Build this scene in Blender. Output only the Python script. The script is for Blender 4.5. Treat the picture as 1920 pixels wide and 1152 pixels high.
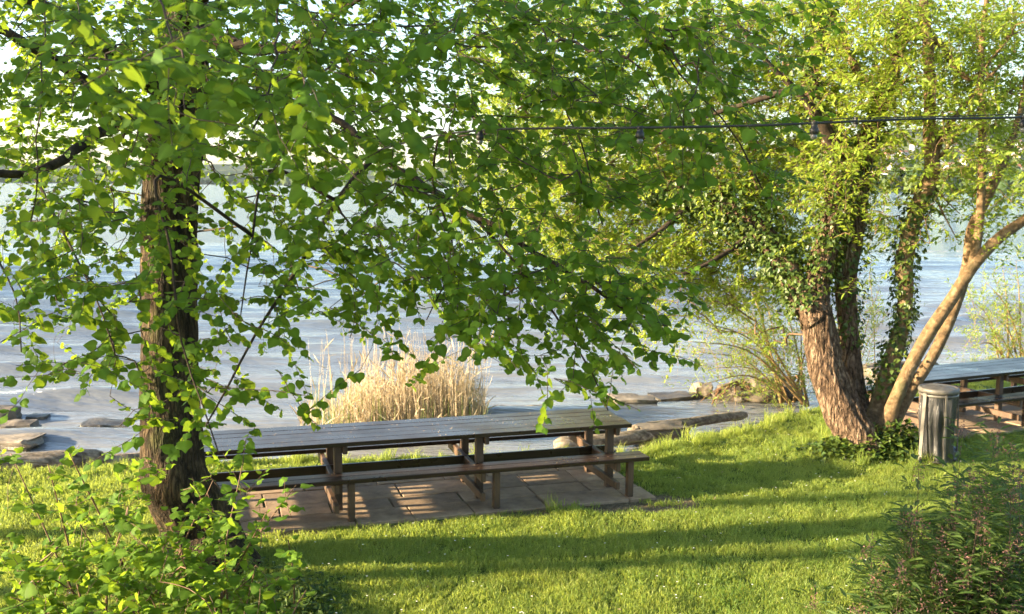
import bpy, bmesh, math, random
import numpy as np
from mathutils import Vector, Matrix, noise as mnoise

for o in list(bpy.data.objects):
    bpy.data.objects.remove(o)
SC = bpy.context.scene
COL = SC.collection
random.seed(7)
RNG = np.random.default_rng(7)

# ------------------------------------------------------------------ camera, sky, sun, exposure
F_PX, CAM_H, HORIZON, ROLL = 1900.0, 3.46, 348.0, math.radians(0.5)
PITCH = math.atan((576 - HORIZON) / F_PX)
cam_d = bpy.data.cameras.new('camera')
cam = bpy.data.objects.new('camera', cam_d)
COL.objects.link(cam)
cam.location = (0, 0, CAM_H)
cam.rotation_euler = (Matrix.Rotation(math.pi / 2 - PITCH, 4, 'X') @ Matrix.Rotation(ROLL, 4, 'Z')).to_euler()
cam_d.sensor_width = 36.0
cam_d.lens = 36.0 * F_PX / 1920.0
cam_d.clip_start = 0.1
cam_d.clip_end = 12000
cam_d.dof.use_dof = True
cam_d.dof.focus_distance = 7.0
cam_d.dof.aperture_fstop = 4.0
SC.camera = cam

SUN_AZ = math.radians(11)      # the way the light travels, from +X towards +Y
SUN_EL = math.radians(14)
world = bpy.data.worlds.new('World')
SC.world = world
world.use_nodes = True
wn = world.node_tree
sky = wn.nodes.new('ShaderNodeTexSky')
sky.sky_type = 'NISHITA'
sky.sun_disc = False
sky.sun_elevation = SUN_EL
to_sun = Vector((-math.cos(SUN_AZ), -math.sin(SUN_AZ), 0))
sky.sun_rotation = math.atan2(to_sun.x, to_sun.y)
sky.air_density = 1.0
sky.dust_density = 1.2
sky.ozone_density = 1.5
wn.links.new(sky.outputs['Color'], wn.nodes['Background'].inputs['Color'])
wn.nodes['Background'].inputs['Strength'].default_value = 0.084
sun_d = bpy.data.lights.new('sun', 'SUN')
sun_d.energy = 5.0
sun_d.angle = math.radians(1.2)
sun_d.color = (1.0, 0.79, 0.50)
sun = bpy.data.objects.new('sun', sun_d)
COL.objects.link(sun)
light_dir = Vector((math.cos(SUN_AZ) * math.cos(SUN_EL), math.sin(SUN_AZ) * math.cos(SUN_EL), -math.sin(SUN_EL)))
sun.rotation_euler = light_dir.to_track_quat('-Z', 'Y').to_euler()
sun.location = (-20, -5, 15)
SC.view_settings.view_transform = 'Standard'
SC.view_settings.look = 'None'
SC.view_settings.gamma = 1
SC.view_settings.use_curve_mapping = False
SC.view_settings.exposure = 2.6
SC.render.engine = 'CYCLES'
cy = SC.cycles
cy.use_denoising = True
cy.max_bounces = 6
cy.diffuse_bounces = 3
cy.glossy_bounces = 2
cy.transmission_bounces = 4
cy.transparent_max_bounces = 8
cy.volume_bounces = 0
cy.sample_clamp_indirect = 8
cy.use_adaptive_sampling = True
cy.adaptive_threshold = 0.022

# ------------------------------------------------------------------ pixel -> ray
_fw = np.array([0, math.cos(PITCH), -math.sin(PITCH)])
_up = np.array([0, math.sin(PITCH), math.cos(PITCH)])
_rt = np.array([1.0, 0, 0])
CAM = np.array([0, 0, CAM_H])


def ray(px, py):
    u, v = (px - 960) / F_PX, (576 - py) / F_PX
    c, s = math.cos(ROLL), math.sin(ROLL)
    return _fw + (u * c - v * s) * _rt + (u * s + v * c) * _up


def at(px, py, z=0.0):                 # where that ray meets the level z
    d = ray(px, py)
    return CAM + d * ((z - CAM_H) / d[2])


def far(px, py, depth):                # the point of that ray at a forward distance
    return CAM + ray(px, py) * depth


def to_px(P):
    d = np.asarray(P) - CAM
    z = d @ _fw
    a, b = (d @ _rt) / z, (d @ _up) / z
    c, s = math.cos(ROLL), math.sin(ROLL)
    return 960 + F_PX * (a * c + b * s), 576 - F_PX * (-a * s + b * c), z


# ------------------------------------------------------------------ object helpers
def tag(o, label=None, cat=None, group=None, kind=None):
    if label: o['label'] = label
    if cat: o['category'] = cat
    if group: o['group'] = group
    if kind: o['kind'] = kind
    return o


def empty(name, loc=(0, 0, 0), rz=0.0):
    o = bpy.data.objects.new(name, None)
    o.empty_display_size = 0.1
    o.location = loc
    o.rotation_euler = (0, 0, rz)
    COL.objects.link(o)
    return o


def link(name, me, mat=None, parent=None):
    o = bpy.data.objects.new(name, me)
    COL.objects.link(o)
    if mat is not None and not me.materials:
        me.materials.append(mat)
    if parent is not None:
        o.parent = parent
    return o


def np_mesh(name, V, faces, mat=None, smooth=False, attrs=None):
    V = np.asarray(V, dtype=np.float32)
    me = bpy.data.meshes.new(name)
    me.vertices.add(len(V))
    me.vertices.foreach_set('co', V.ravel())
    idx = np.concatenate([np.asarray(f, dtype=np.int32).ravel() for f in faces])
    tot = np.concatenate([np.full(len(f), np.asarray(f).shape[1], dtype=np.int32) for f in faces])
    start = np.concatenate([[0], np.cumsum(tot)[:-1]]).astype(np.int32)
    me.loops.add(len(idx))
    me.loops.foreach_set('vertex_index', idx)
    me.polygons.add(len(tot))
    me.polygons.foreach_set('loop_start', start)
    try:
        me.polygons.foreach_set('loop_total', tot)
    except Exception:
        pass
    me.update(calc_edges=True)
    me.polygons.foreach_set('use_smooth', np.full(len(tot), smooth, dtype=bool))
    if attrs:
        for k, a in attrs.items():
            at_ = me.attributes.new(k, 'FLOAT', 'POINT')
            at_.data.foreach_set('value', np.asarray(a, dtype=np.float32))
    if mat is not None:
        me.materials.append(mat)
    return me


def nz(v):
    v = np.asarray(v, dtype=float)
    return v / np.maximum(np.linalg.norm(v, axis=-1, keepdims=True), 1e-9)


def resample(pts, step, smooth=True):
    pts = np.asarray(pts, dtype=float)
    if smooth and len(pts) > 2:                       # Catmull-Rom
        P = np.vstack([2 * pts[0] - pts[1], pts, 2 * pts[-1] - pts[-2]])
        out = []
        for i in range(1, len(P) - 2):
            n = max(2, int(np.linalg.norm(P[i + 1][:3] - P[i][:3]) / step))
            t = np.linspace(0, 1, n, endpoint=False)[:, None]
            a, b, c, d = P[i - 1], P[i], P[i + 1], P[i + 2]
            out.append(0.5 * (2 * b + (c - a) * t + (2 * a - 5 * b + 4 * c - d) * t ** 2 + (3 * b - a - 3 * c + d) * t ** 3))
        out.append(pts[-1:])
        return np.vstack(out)
    out = []
    for a, b in zip(pts[:-1], pts[1:]):
        n = max(1, int(np.linalg.norm(b[:3] - a[:3]) / step))
        out.append(a + (b - a) * np.linspace(0, 1, n, endpoint=False)[:, None])
    out.append(pts[-1:])
    return np.vstack(out)


def tube(path, radii, segs=12, rough=0.0, freq=3.0, ridge=0.0, seed=0.0):
    path = np.asarray(path, dtype=float)
    n = len(path)
    T = nz(np.gradient(path, axis=0))
    ref = np.array([0.13, 0.97, 0.2])
    A = np.zeros_like(T)
    a = ref - T[0] * (ref @ T[0])
    for i in range(n):
        a = a - T[i] * (a @ T[i])
        a = a / max(np.linalg.norm(a), 1e-9)
        A[i] = a
    B = np.cross(T, A)
    th = np.linspace(0, 2 * math.pi, segs, endpoint=False)
    radii = np.asarray(radii, dtype=float)
    R = np.repeat(radii[:, None], segs, 1)
    if rough or ridge:
        s = np.concatenate([[0], np.cumsum(np.linalg.norm(np.diff(path, axis=0), axis=1))])
        for i in range(n):
            for j in range(segs):
                c, q = math.cos(th[j]), math.sin(th[j])
                big = mnoise.noise((c * 1.2 + seed, q * 1.2, s[i] * freq * 0.35))
                k = R[i, j]
                R[i, j] = k * (1 + rough * big)
                if ridge:
                    f = 5.0
                    w = mnoise.noise((c * f + seed, q * f, s[i] * freq * 0.9))
                    w2 = mnoise.noise((c * f * 2.3, q * f * 2.3 + seed, s[i] * freq * 2.6))
                    R[i, j] += ridge * ((1 - abs(w) * 2.2) + 0.6 * w2)
    V = path[:, None] + R[..., None] * (np.cos(th)[None, :, None] * A[:, None] + np.sin(th)[None, :, None] * B[:, None])
    V = V.reshape(-1, 3)
    i, j = np.meshgrid(np.arange(n - 1), np.arange(segs), indexing='ij')
    Q = np.stack([i * segs + j, i * segs + (j + 1) % segs, (i + 1) * segs + (j + 1) % segs, (i + 1) * segs + j], -1).reshape(-1, 4)
    V = np.vstack([V, path[:1], path[-1:]])
    k = np.arange(segs)
    c0 = np.stack([(k + 1) % segs, k, np.full(segs, n * segs)], 1)
    c1 = np.stack([(n - 1) * segs + k, (n - 1) * segs + (k + 1) % segs, np.full(segs, n * segs + 1)], 1)
    return V, Q, np.vstack([c0, c1])


def tube_obj(name, path, radii, mat, parent=None, segs=12, **kw):
    V, Q, C = tube(path, radii, segs, **kw)
    return link(name, np_mesh(name, V, [Q, C], mat, True), None, parent)


def join_geo(parts):
    """parts: (V, [faces...]) -> one V and face arrays grouped by size"""
    off, Vs, fs = 0, [], {}
    for V, faces in parts:
        Vs.append(V)
        for f in faces:
            f = np.asarray(f)
            fs.setdefault(f.shape[1], []).append(f + off)
        off += len(V)
    return np.vstack(Vs), [np.vstack(f) for f in fs.values()]


def prisms(A, B, ra, rb, segs=4):
    """many thin tapered sticks at once"""
    A, B = np.asarray(A, float), np.asarray(B, float)
    T = nz(B - A)
    ref = np.where(np.abs(T[:, 2:3]) > 0.9, np.array([[1.0, 0, 0]]), np.array([[0, 0, 1.0]]))
    U = nz(np.cross(T, ref))
    W = np.cross(T, U)
    th = np.linspace(0, 2 * math.pi, segs, endpoint=False)
    ring = np.cos(th)[None, :, None] * U[:, None] + np.sin(th)[None, :, None] * W[:, None]
    V = np.concatenate([A[:, None] + ring * np.asarray(ra)[:, None, None], B[:, None] + ring * np.asarray(rb)[:, None, None]], 1)
    n = len(A)
    k = np.arange(segs)
    q = np.stack([k, (k + 1) % segs, segs + (k + 1) % segs, segs + k], 1)
    Q = (np.arange(n)[:, None, None] * 2 * segs + q[None]).reshape(-1, 4)
    return V.reshape(-1, 3), Q


_box_cache = {}


def box_mesh(name, dx, dy, dz, bev, mat, wob=0.0, seed=0):
    key = (name, round(dx, 4), round(dy, 4), round(dz, 4), bev, mat.name, seed)
    if key in _box_cache:
        return _box_cache[key]
    bm = bmesh.new()
    bmesh.ops.create_cube(bm, size=1)
    bmesh.ops.scale(bm, vec=(dx, dy, dz), verts=bm.verts)
    if wob:
        r = random.Random(seed)
        for v in bm.verts:
            v.co += Vector([r.uniform(-wob, wob) for _ in range(2)] + [0])
    if bev:
        bmesh.ops.bevel(bm, geom=bm.edges[:], offset=bev, segments=1, affect='EDGES')
    me = bpy.data.meshes.new(name)
    bm.to_mesh(me)
    bm.free()
    me.materials.append(mat)
    _box_cache[key] = me
    return me


# ------------------------------------------------------------------ materials
class NT:
    def __init__(self, name):
        self.m = bpy.data.materials.new(name)
        self.m.use_nodes = True
        self.t = self.m.node_tree
        self.t.nodes.clear()
        self.out = self.t.nodes.new('ShaderNodeOutputMaterial')

    def n(self, kind, ins=None, **props):
        nd = self.t.nodes.new(kind)
        for k, v in props.items():
            setattr(nd, k, v)
        for k, v in (ins or {}).items():
            if isinstance(v, tuple) and len(v) == 2 and hasattr(v[0], 'outputs'):
                self.t.links.new(v[0].outputs[v[1]], nd.inputs[k])
            elif hasattr(v, 'outputs'):
                self.t.links.new(v.outputs[0], nd.inputs[k])
            else:
                nd.inputs[k].default_value = v
        return nd

    def coord(self, scale=(1, 1, 1), out='Object', rot=(0, 0, 0)):
        tc = self.n('ShaderNodeTexCoord')
        return self.n('ShaderNodeMapping', {'Vector': (tc, out), 'Scale': scale, 'Rotation': rot})

    def world(self, scale=(1, 1, 1), rot=(0, 0, 0)):
        g = self.n('ShaderNodeNewGeometry')
        return self.n('ShaderNodeMapping', {'Vector': (g, 'Position'), 'Scale': scale, 'Rotation': rot})

    def noise(self, vec, scale, detail=4, rough=0.55, dist=0.0):
        return self.n('ShaderNodeTexNoise', {'Vector': vec, 'Scale': scale, 'Detail': detail, 'Roughness': rough, 'Distortion': dist})

    def ramp(self, fac, stops):
        r = self.n('ShaderNodeValToRGB', {'Fac': fac})
        e = r.color_ramp.elements
        while len(e) < len(stops):
            e.new(0.5)
        for k, (p, c) in zip(e, stops):
            k.position = p
            k.color = (*c, 1) if len(c) == 3 else c
        return r

    def mix(self, fac, a, b, mode='MIX'):
        nd = self.n('ShaderNodeMix', data_type='RGBA', blend_type=mode)
        for i, v in ((0, fac), (6, a), (7, b)):
            if hasattr(v, 'outputs'):
                o = v.outputs[2] if v.bl_idname == 'ShaderNodeMix' else v.outputs[0]
                self.t.links.new(o, nd.inputs[i])
            elif isinstance(v, tuple) and hasattr(v[0], 'outputs'):
                self.t.links.new(v[0].outputs[v[1]], nd.inputs[i])
            else:
                nd.inputs[i].default_value = v if i == 0 else (*v, 1)
        return nd

    def math(self, op, a, b=0.0, clamp=False):
        nd = self.n('ShaderNodeMath', operation=op, use_clamp=clamp)
        for i, v in ((0, a), (1, b)):
            if hasattr(v, 'outputs'):
                self.t.links.new(v.outputs[0], nd.inputs[i])
            elif isinstance(v, tuple):
                self.t.links.new(v[0].outputs[v[1]], nd.inputs[i])
            else:
                nd.inputs[i].default_value = v
        return nd

    def bump(self, h, strength=0.5, dist=0.02, normal=None):
        ins = {'Height': h, 'Strength': strength, 'Distance': dist}
        if normal is not None:
            ins['Normal'] = normal
        return self.n('ShaderNodeBump', ins)

    def bsdf(self, color, rough=0.6, normal=None, **extra):
        b = self.n('ShaderNodeBsdfPrincipled')
        if hasattr(color, 'outputs'):
            self.t.links.new(color.outputs[2] if color.bl_idname == 'ShaderNodeMix' else color.outputs[0], b.inputs['Base Color'])
        else:
            b.inputs['Base Color'].default_value = (*color, 1)
        if hasattr(rough, 'outputs'):
            self.t.links.new(rough.outputs[0], b.inputs['Roughness'])
        else:
            b.inputs['Roughness'].default_value = rough
        if normal is not None:
            self.t.links.new(normal.outputs[0], b.inputs['Normal'])
        for k, v in extra.items():
            b.inputs[k.replace('_', ' ')].default_value = v
        return b

    def done(self, sh):
        self.t.links.new(sh.outputs[0], self.out.inputs['Surface'])
        return self.m


def simple(name, col, rough=0.6, nscale=8.0, var=0.25, bump=0.2, bdist=0.005, stretch=(1, 1, 1), **extra):
    k = NT(name)
    c = k.coord(stretch)
    no = k.noise(c, nscale, 5)
    lo = tuple(x * (1 - var) for x in col)
    hi = tuple(min(1, x * (1 + var)) for x in col)
    r = k.ramp(no, [(0.3, lo), (0.7, hi)])
    return k.done(k.bsdf(r, rough, k.bump(no, bump, bdist), **extra))


def leaf_mat(name, dark, light, trans, tfac=0.4, rough=0.45, spec=0.35, drift=0):
    k = NT(name)
    at_ = k.n('ShaderNodeAttribute', attribute_name='rnd')
    r = k.ramp((at_, 'Fac'), [(0.0, dark), (0.6, tuple((a + b) / 2 for a, b in zip(dark, light))), (1.0, light)])
    w = k.world()
    no = k.noise(w, 30.0, 3)
    c = k.mix((no, 'Fac'), (0.72, 0.72, 0.72), (1.2, 1.2, 1.2))
    base = k.mix(1.0, r, c, 'MULTIPLY')
    if drift:
        lo = k.noise(w, drift, 4, 0.6)
        base = k.mix(1.0, base, k.ramp(lo, [(0.3, (0.62, 0.78, 0.7)), (0.5, (1, 1, 1)), (0.72, (1.35, 1.15, 1.1))]), 'MULTIPLY')
    vein = k.n('ShaderNodeAttribute', attribute_name='vein')
    base = k.mix(k.math('MULTIPLY', k.math('POWER', (vein, 'Fac'), 2.2), 0.45), base, tuple(min(1, x * 2.0) for x in light))
    b = k.bsdf(base, rough, **{'Specular_IOR_Level': spec})
    tr_c = k.mix((at_, 'Fac'), tuple(x * 0.8 for x in trans), tuple(x * 1.1 for x in trans))
    tr = k.n('ShaderNodeBsdfTranslucent')
    k.t.links.new(tr_c.outputs[2], tr.inputs['Color'])
    mx = k.n('ShaderNodeMixShader', {'Fac': tfac})
    k.t.links.new(b.outputs[0], mx.inputs[1])
    k.t.links.new(tr.outputs[0], mx.inputs[2])
    return k.done(mx)


def bark_mat(name, dark, mid, light, stretch=(7, 7, 1.6), dist=0.02, moss=None, fissure=None):
    k = NT(name)
    c = k.coord(stretch)
    n1 = k.noise(c, 1.6, 8, 0.65, 0.6)
    n2 = k.noise(k.coord((1, 1, 1)), 22, 5, 0.6)
    r = k.ramp(n1, [(0.32, dark), (0.5, mid), (0.7, light)])
    r2 = k.mix(1.0, r, k.ramp(n2, [(0.25, (0.6, 0.6, 0.6)), (0.75, (1.25, 1.25, 1.25))]), 'MULTIPLY')
    if moss:
        nm = k.noise(k.coord((1, 1, 0.6)), 3.0, 4)
        r2 = k.mix(k.ramp(nm, [(0.56, (0, 0, 0)), (0.7, (0.6, 0.6, 0.6))]), r2, moss)
    h = k.math('ADD', n1, k.math('MULTIPLY', n2, 0.3))
    if fissure:
        dv = k.n('ShaderNodeVectorMath', {0: k.coord(fissure)}, operation='ADD')
        wob = k.n('ShaderNodeVectorMath', {0: (k.noise(k.coord(tuple(x * .35 for x in fissure)), 1.0, 5, 0.65), 'Color'), 1: (2.6, 2.6, 2.6)}, operation='MULTIPLY')
        k.t.links.new(wob.outputs[0], dv.inputs[1])
        vo = k.n('ShaderNodeTexVoronoi', {'Vector': dv, 'Scale': 1.0}, feature='DISTANCE_TO_EDGE')
        cr = k.ramp((vo, 'Distance'), [(0.0, (0.35, 0.33, 0.3)), (0.14, (0.85, 0.85, 0.85)), (0.4, (1.12, 1.12, 1.12))])
        r2 = k.mix(1.0, r2, cr, 'MULTIPLY')
        h = k.math('ADD', h, k.math('MULTIPLY', k.math('MINIMUM', (vo, 'Distance'), 0.3), 3.0))
    return k.done(k.bsdf(r2, 0.88, k.bump(h, 0.9, dist), Specular_IOR_Level=0.2))


M = {}
M['lime_leaf'] = leaf_mat('lime_leaf', (0.030, 0.082, 0.010), (0.072, 0.142, 0.018), (0.31, 0.45, 0.028), 0.42, 0.6, 0.12)
M['sucker_leaf'] = leaf_mat('sucker_leaf', (0.038, 0.095, 0.011), (0.095, 0.165, 0.022), (0.29, 0.43, 0.03), 0.42, 0.6, 0.10)
M['willow_leaf'] = leaf_mat('willow_leaf', (0.085, 0.16, 0.02), (0.21, 0.27, 0.035), (0.54, 0.64, 0.06), 0.45, 0.5)
M['young_willow_leaf'] = leaf_mat('young_willow_leaf', (0.10, 0.17, 0.03), (0.21, 0.27, 0.05), (0.46, 0.56, 0.08), 0.4, 0.5)
M['ivy_leaf'] = leaf_mat('ivy_leaf', (0.025, 0.06, 0.012), (0.11, 0.15, 0.025), (0.2, 0.28, 0.02), 0.18, 0.4, 0.35)
M['spirea_leaf'] = leaf_mat('spirea_leaf', (0.026, 0.062, 0.016), (0.075, 0.115, 0.028), (0.16, 0.24, 0.03), 0.3, 0.55, 0.2)
M['bud'] = leaf_mat('bud', (0.13, 0.07, 0.065), (0.27, 0.14, 0.12), (0.2, 0.1, 0.07), 0.2, 0.7)
M['grass'] = leaf_mat('grass', (0.082, 0.152, 0.024), (0.315, 0.36, 0.095), (0.54, 0.63, 0.10), 0.45, 0.5, 0.3, 0.9)
M['reed'] = leaf_mat('reed', (0.31, 0.235, 0.135), (0.68, 0.57, 0.40), (0.55, 0.42, 0.2), 0.25, 0.6)
M['reed_green'] = leaf_mat('reed_green', (0.08, 0.15, 0.02), (0.16, 0.22, 0.04), (0.35, 0.45, 0.05), 0.35, 0.5)
M['petal'] = simple('petal', (0.8, 0.78, 0.72), 0.6)
M['lime_bark'] = bark_mat('lime_bark', (0.012, 0.009, 0.006), (0.05, 0.034, 0.019), (0.15, 0.10, 0.05), (6, 6, 1.3), 0.02, (0.06, 0.07, 0.02), (26, 26, 5))
M['lime_branch'] = bark_mat('lime_branch', (0.015, 0.011, 0.008), (0.04, 0.029, 0.02), (0.085, 0.062, 0.042), (6, 6, 6), 0.012)
M['twig'] = simple('twig', (0.05, 0.033, 0.022), 0.8, 30)
M['sucker_twig'] = simple('sucker_twig', (0.12, 0.065, 0.035), 0.7, 30)
M['willow_bark'] = bark_mat('willow_bark', (0.03, 0.019, 0.013), (0.165, 0.108, 0.07), (0.36, 0.265, 0.185), (9, 9, 2.6), 0.035, None, (15, 15, 3.2))
M['smooth_bark'] = bark_mat('smooth_bark', (0.075, 0.05, 0.028), (0.17, 0.11, 0.058), (0.29, 0.205, 0.12), (7, 7, 7), 0.02, (0.11, 0.115, 0.055))
M['willow_twig'] = simple('willow_twig', (0.14, 0.085, 0.045), 0.75, 30)
M['osier_twig'] = simple('osier_twig', (0.26, 0.17, 0.07), 0.7, 30)

# dark stained wood of the tables
def wood_mat():
    k = NT('stained_wood')
    oi = k.n('ShaderNodeObjectInfo')
    tc = k.n('ShaderNodeTexCoord')
    off = k.n('ShaderNodeVectorMath', {0: (tc, 'Object'), 1: (oi, 'Random')}, operation='ADD')
    mp = k.n('ShaderNodeMapping', {'Vector': off, 'Scale': (1.2, 22, 22)})
    g = k.noise(mp, 2.0, 6, 0.6, 0.4)
    r = k.ramp(g, [(0.25, (0.012, 0.007, 0.005)), (0.55, (0.029, 0.017, 0.011)), (0.85, (0.052, 0.033, 0.022))])
    tint = k.mix((oi, 'Random'), (0.8, 0.8, 0.82), (1.2, 1.15, 1.1))
    c = k.mix(1.0, r, tint, 'MULTIPLY')
    wear = k.noise(k.world((1, 1, 1)), 2.2, 5)
    ro = k.ramp(wear, [(0.3, (0.22, 0.22, 0.22)), (0.75, (0.42, 0.42, 0.42))])
    return k.done(k.bsdf(c, ro, k.bump(g, 0.18, 0.003), Specular_IOR_Level=0.38))
M['wood'] = wood_mat()
M['frame_wood'] = simple('frame_wood', (0.072, 0.041, 0.023), 0.55, 3.0, 0.4, 0.3, 0.004, (6, 6, 1.5))

def slab_mat():
    k = NT('paving_stone')
    oi = k.n('ShaderNodeObjectInfo')
    w = k.world()
    n1 = k.noise(w, 5, 6, 0.65)
    n2 = k.noise(w, 45, 4)
    r = k.ramp(n1, [(0.3, (0.17, 0.12, 0.08)), (0.55, (0.29, 0.215, 0.145)), (0.75, (0.39, 0.305, 0.215))])
    tint = k.ramp((oi, 'Random'), [(0, (0.72, 0.68, 0.64)), (0.5, (1.0, 0.95, 0.88)), (1, (1.2, 1.15, 1.1))])
    c = k.mix(1.0, r, tint, 'MULTIPLY')
    h = k.math('ADD', n1, k.math('MULTIPLY', n2, 0.4))
    return k.done(k.bsdf(c, 0.8, k.bump(h, 0.5, 0.012)))
M['slab'] = slab_mat()

def rock_mat(name, lo, hi, wet=0.0):
    k = NT(name)
    c = k.world((1, 1, 2.6))
    n1 = k.noise(c, 2.6, 8, 0.65)
    n2 = k.noise(k.world(), 14, 6, 0.7)
    r = k.ramp(n1, [(0.3, lo), (0.7, hi)])
    r = k.mix(1.0, r, k.ramp(n2, [(0.25, (0.6, 0.6, 0.6)), (0.75, (1.25, 1.25, 1.25))]), 'MULTIPLY')
    h = k.math('ADD', n1, k.math('MULTIPLY', n2, 0.5))
    sx = k.n('ShaderNodeSeparateXYZ', {'Vector': k.world()})       # wet, algae-dark foot at the waterline
    lv = k.math('ADD', (sx, 'Z'), k.math('MULTIPLY', n2, 0.08))
    dry = k.ramp(k.math('MULTIPLY', k.math('ADD', lv, 0.42), 8.0), [(0.0, (0, 0, 0)), (1.0, (1, 1, 1))])
    r = k.mix(dry, k.mix(1.0, r, (0.28, 0.30, 0.24), 'MULTIPLY'), r)
    ro = k.math('ADD', k.math('MULTIPLY', dry, 0.45), 0.28)
    return k.done(k.bsdf(r, ro, k.bump(h, 0.8, 0.05)))
M['rock'] = rock_mat('rock', (0.085, 0.07, 0.052), (0.31, 0.26, 0.20))
M['rock_dark'] = rock_mat('rock_dark', (0.06, 0.05, 0.038), (0.19, 0.155, 0.115), 0.2)
M['driftwood'] = bark_mat('driftwood', (0.07, 0.055, 0.04), (0.22, 0.18, 0.135), (0.40, 0.34, 0.27), (2.2, 9, 9), 0.02)
M['root'] = bark_mat('root', (0.06, 0.032, 0.018), (0.17, 0.09, 0.05), (0.32, 0.18, 0.10), (4, 4, 4), 0.01)

def ground_mat():
    k = NT('lawn_soil')
    a = k.n('ShaderNodeAttribute', attribute_name='dirt')
    w = k.world()
    n1 = k.noise(w, 1.3, 5)
    n2 = k.noise(w, 26, 6, 0.7)
    n3 = k.n('ShaderNodeTexVoronoi', {'Vector': w, 'Scale': 32.0})
    gr = k.ramp(n2, [(0.3, (0.05, 0.08, 0.012)), (0.7, (0.11, 0.16, 0.025))])
    so = k.ramp(n2, [(0.28, (0.055, 0.04, 0.026)), (0.5, (0.14, 0.105, 0.07)), (0.75, (0.30, 0.25, 0.19))])
    so = k.mix(1.0, so, k.ramp(n1, [(0.3, (0.7, 0.7, 0.7)), (0.7, (1.2, 1.15, 1.1))]), 'MULTIPLY')
    c = k.mix((a, 'Fac'), gr, so)
    h = k.math('ADD', n2, k.math('MULTIPLY', (n3, 'Distance'), -0.7))
    return k.done(k.bsdf(c, 0.9, k.bump(h, 0.8, 0.03), Specular_IOR_Level=0.2))
M['ground'] = ground_mat()

def water_mat():
    k = NT('lake_water')
    foam = k.n('ShaderNodeAttribute', attribute_name='foam')
    shal = k.n('ShaderNodeAttribute', attribute_name='shallow')
    rot = (0, 0, math.radians(-14))
    w1 = k.world((0.38, 1.9, 1), rot)
    n1 = k.noise(w1, 1.7, 3, 0.5, 0.0)
    w2 = k.world((0.6, 2.4, 1), rot)
    n2 = k.noise(w2, 6.0, 3, 0.5, 0.0)
    b1 = k.bump(n1, 0.75, 0.13)
    b2 = k.bump(n2, 0.7, 0.026, b1)
    fn = k.noise(k.world((0.7, 1.6, 1)), 9, 6, 0.7)
    ff = k.math('GREATER_THAN', k.math('ADD', (foam, 'Fac'), k.math('MULTIPLY', k.math('SUBTRACT', fn, 0.5), 0.9)), 0.44)
    deep = k.mix((shal, 'Fac'), (0.095, 0.13, 0.17), (0.19, 0.195, 0.20))
    c = k.mix(ff, deep, (0.78, 0.76, 0.72))
    ro = k.math('ADD', k.math('MULTIPLY', ff, 0.5), 0.07)
    return k.done(k.bsdf(c, ro, b2, IOR=1.333))
M['water'] = water_mat()

# ------------------------------------------------------------------ the setting: ground
SHORE = np.array([(-60, 4), (-16, 9.9), (-9, 11.2), (-6.1, 11.8), (-5.4, 12.1), (-2, 12.65), (1.5, 12.95), (2.9, 14.0),
                  (4.5, 15.45), (6.3, 17.3), (9, 19.6), (12, 21.3), (20, 25), (60, 36)], float)
WATER_Z = -0.45


def shore_s(x, y):
    """signed distance to the lawn edge: positive on land"""
    x, y = np.asarray(x, float), np.asarray(y, float)
    best = np.full(x.shape, 1e9)
    for a, b in zip(SHORE[:-1], SHORE[1:]):
        ab = b - a
        t = np.clip(((x - a[0]) * ab[0] + (y - a[1]) * ab[1]) / (ab @ ab), 0, 1)
        best = np.minimum(best, np.hypot(x - a[0] - t * ab[0], y - a[1] - t * ab[1]))
    ys = np.interp(x, SHORE[:, 0], SHORE[:, 1])
    return np.where(y < ys, best, -best)


def vnoise(x, y, f, seed=0.0, oct_=3):
    out = np.zeros(len(x))
    for i in range(len(x)):
        out[i] = mnoise.fractal((x[i] * f + seed, y[i] * f, seed), 1.0, 2.0, oct_)
    return out


# table frames: front right corner of the top, the way along, the way across
def frame_of(corner, ang):
    c, s = math.cos(ang), math.sin(ang)
    return np.array(corner), np.array([c, s]), np.array([-s, c])
T1_C, T1_D, T1_N = frame_of((1.39, 11.33), math.radians(17.2))
T2_C, T2_D, T2_N = frame_of((5.73, 14.05), math.radians(25))


def ground_z(x, y, nz1, nz2):
    s = shore_s(x, y) + 0.22 * nz1
    z = np.where(s > 0, 0.0, 0.0)
    t = np.clip(-s / 1.0, 0, 1)
    z = -0.62 * t ** 0.8
    z = np.where(s < -1.0, -0.62 - 0.22 * (-s - 1.0), z)
    z = np.maximum(z, -2.5)
    z = z + np.clip(1 - np.abs(s) / 1.2, 0, 1) * 0.05 * nz2 + np.where(s > 0.3, 0.018 * nz2, 0)
    return z, s


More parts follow.
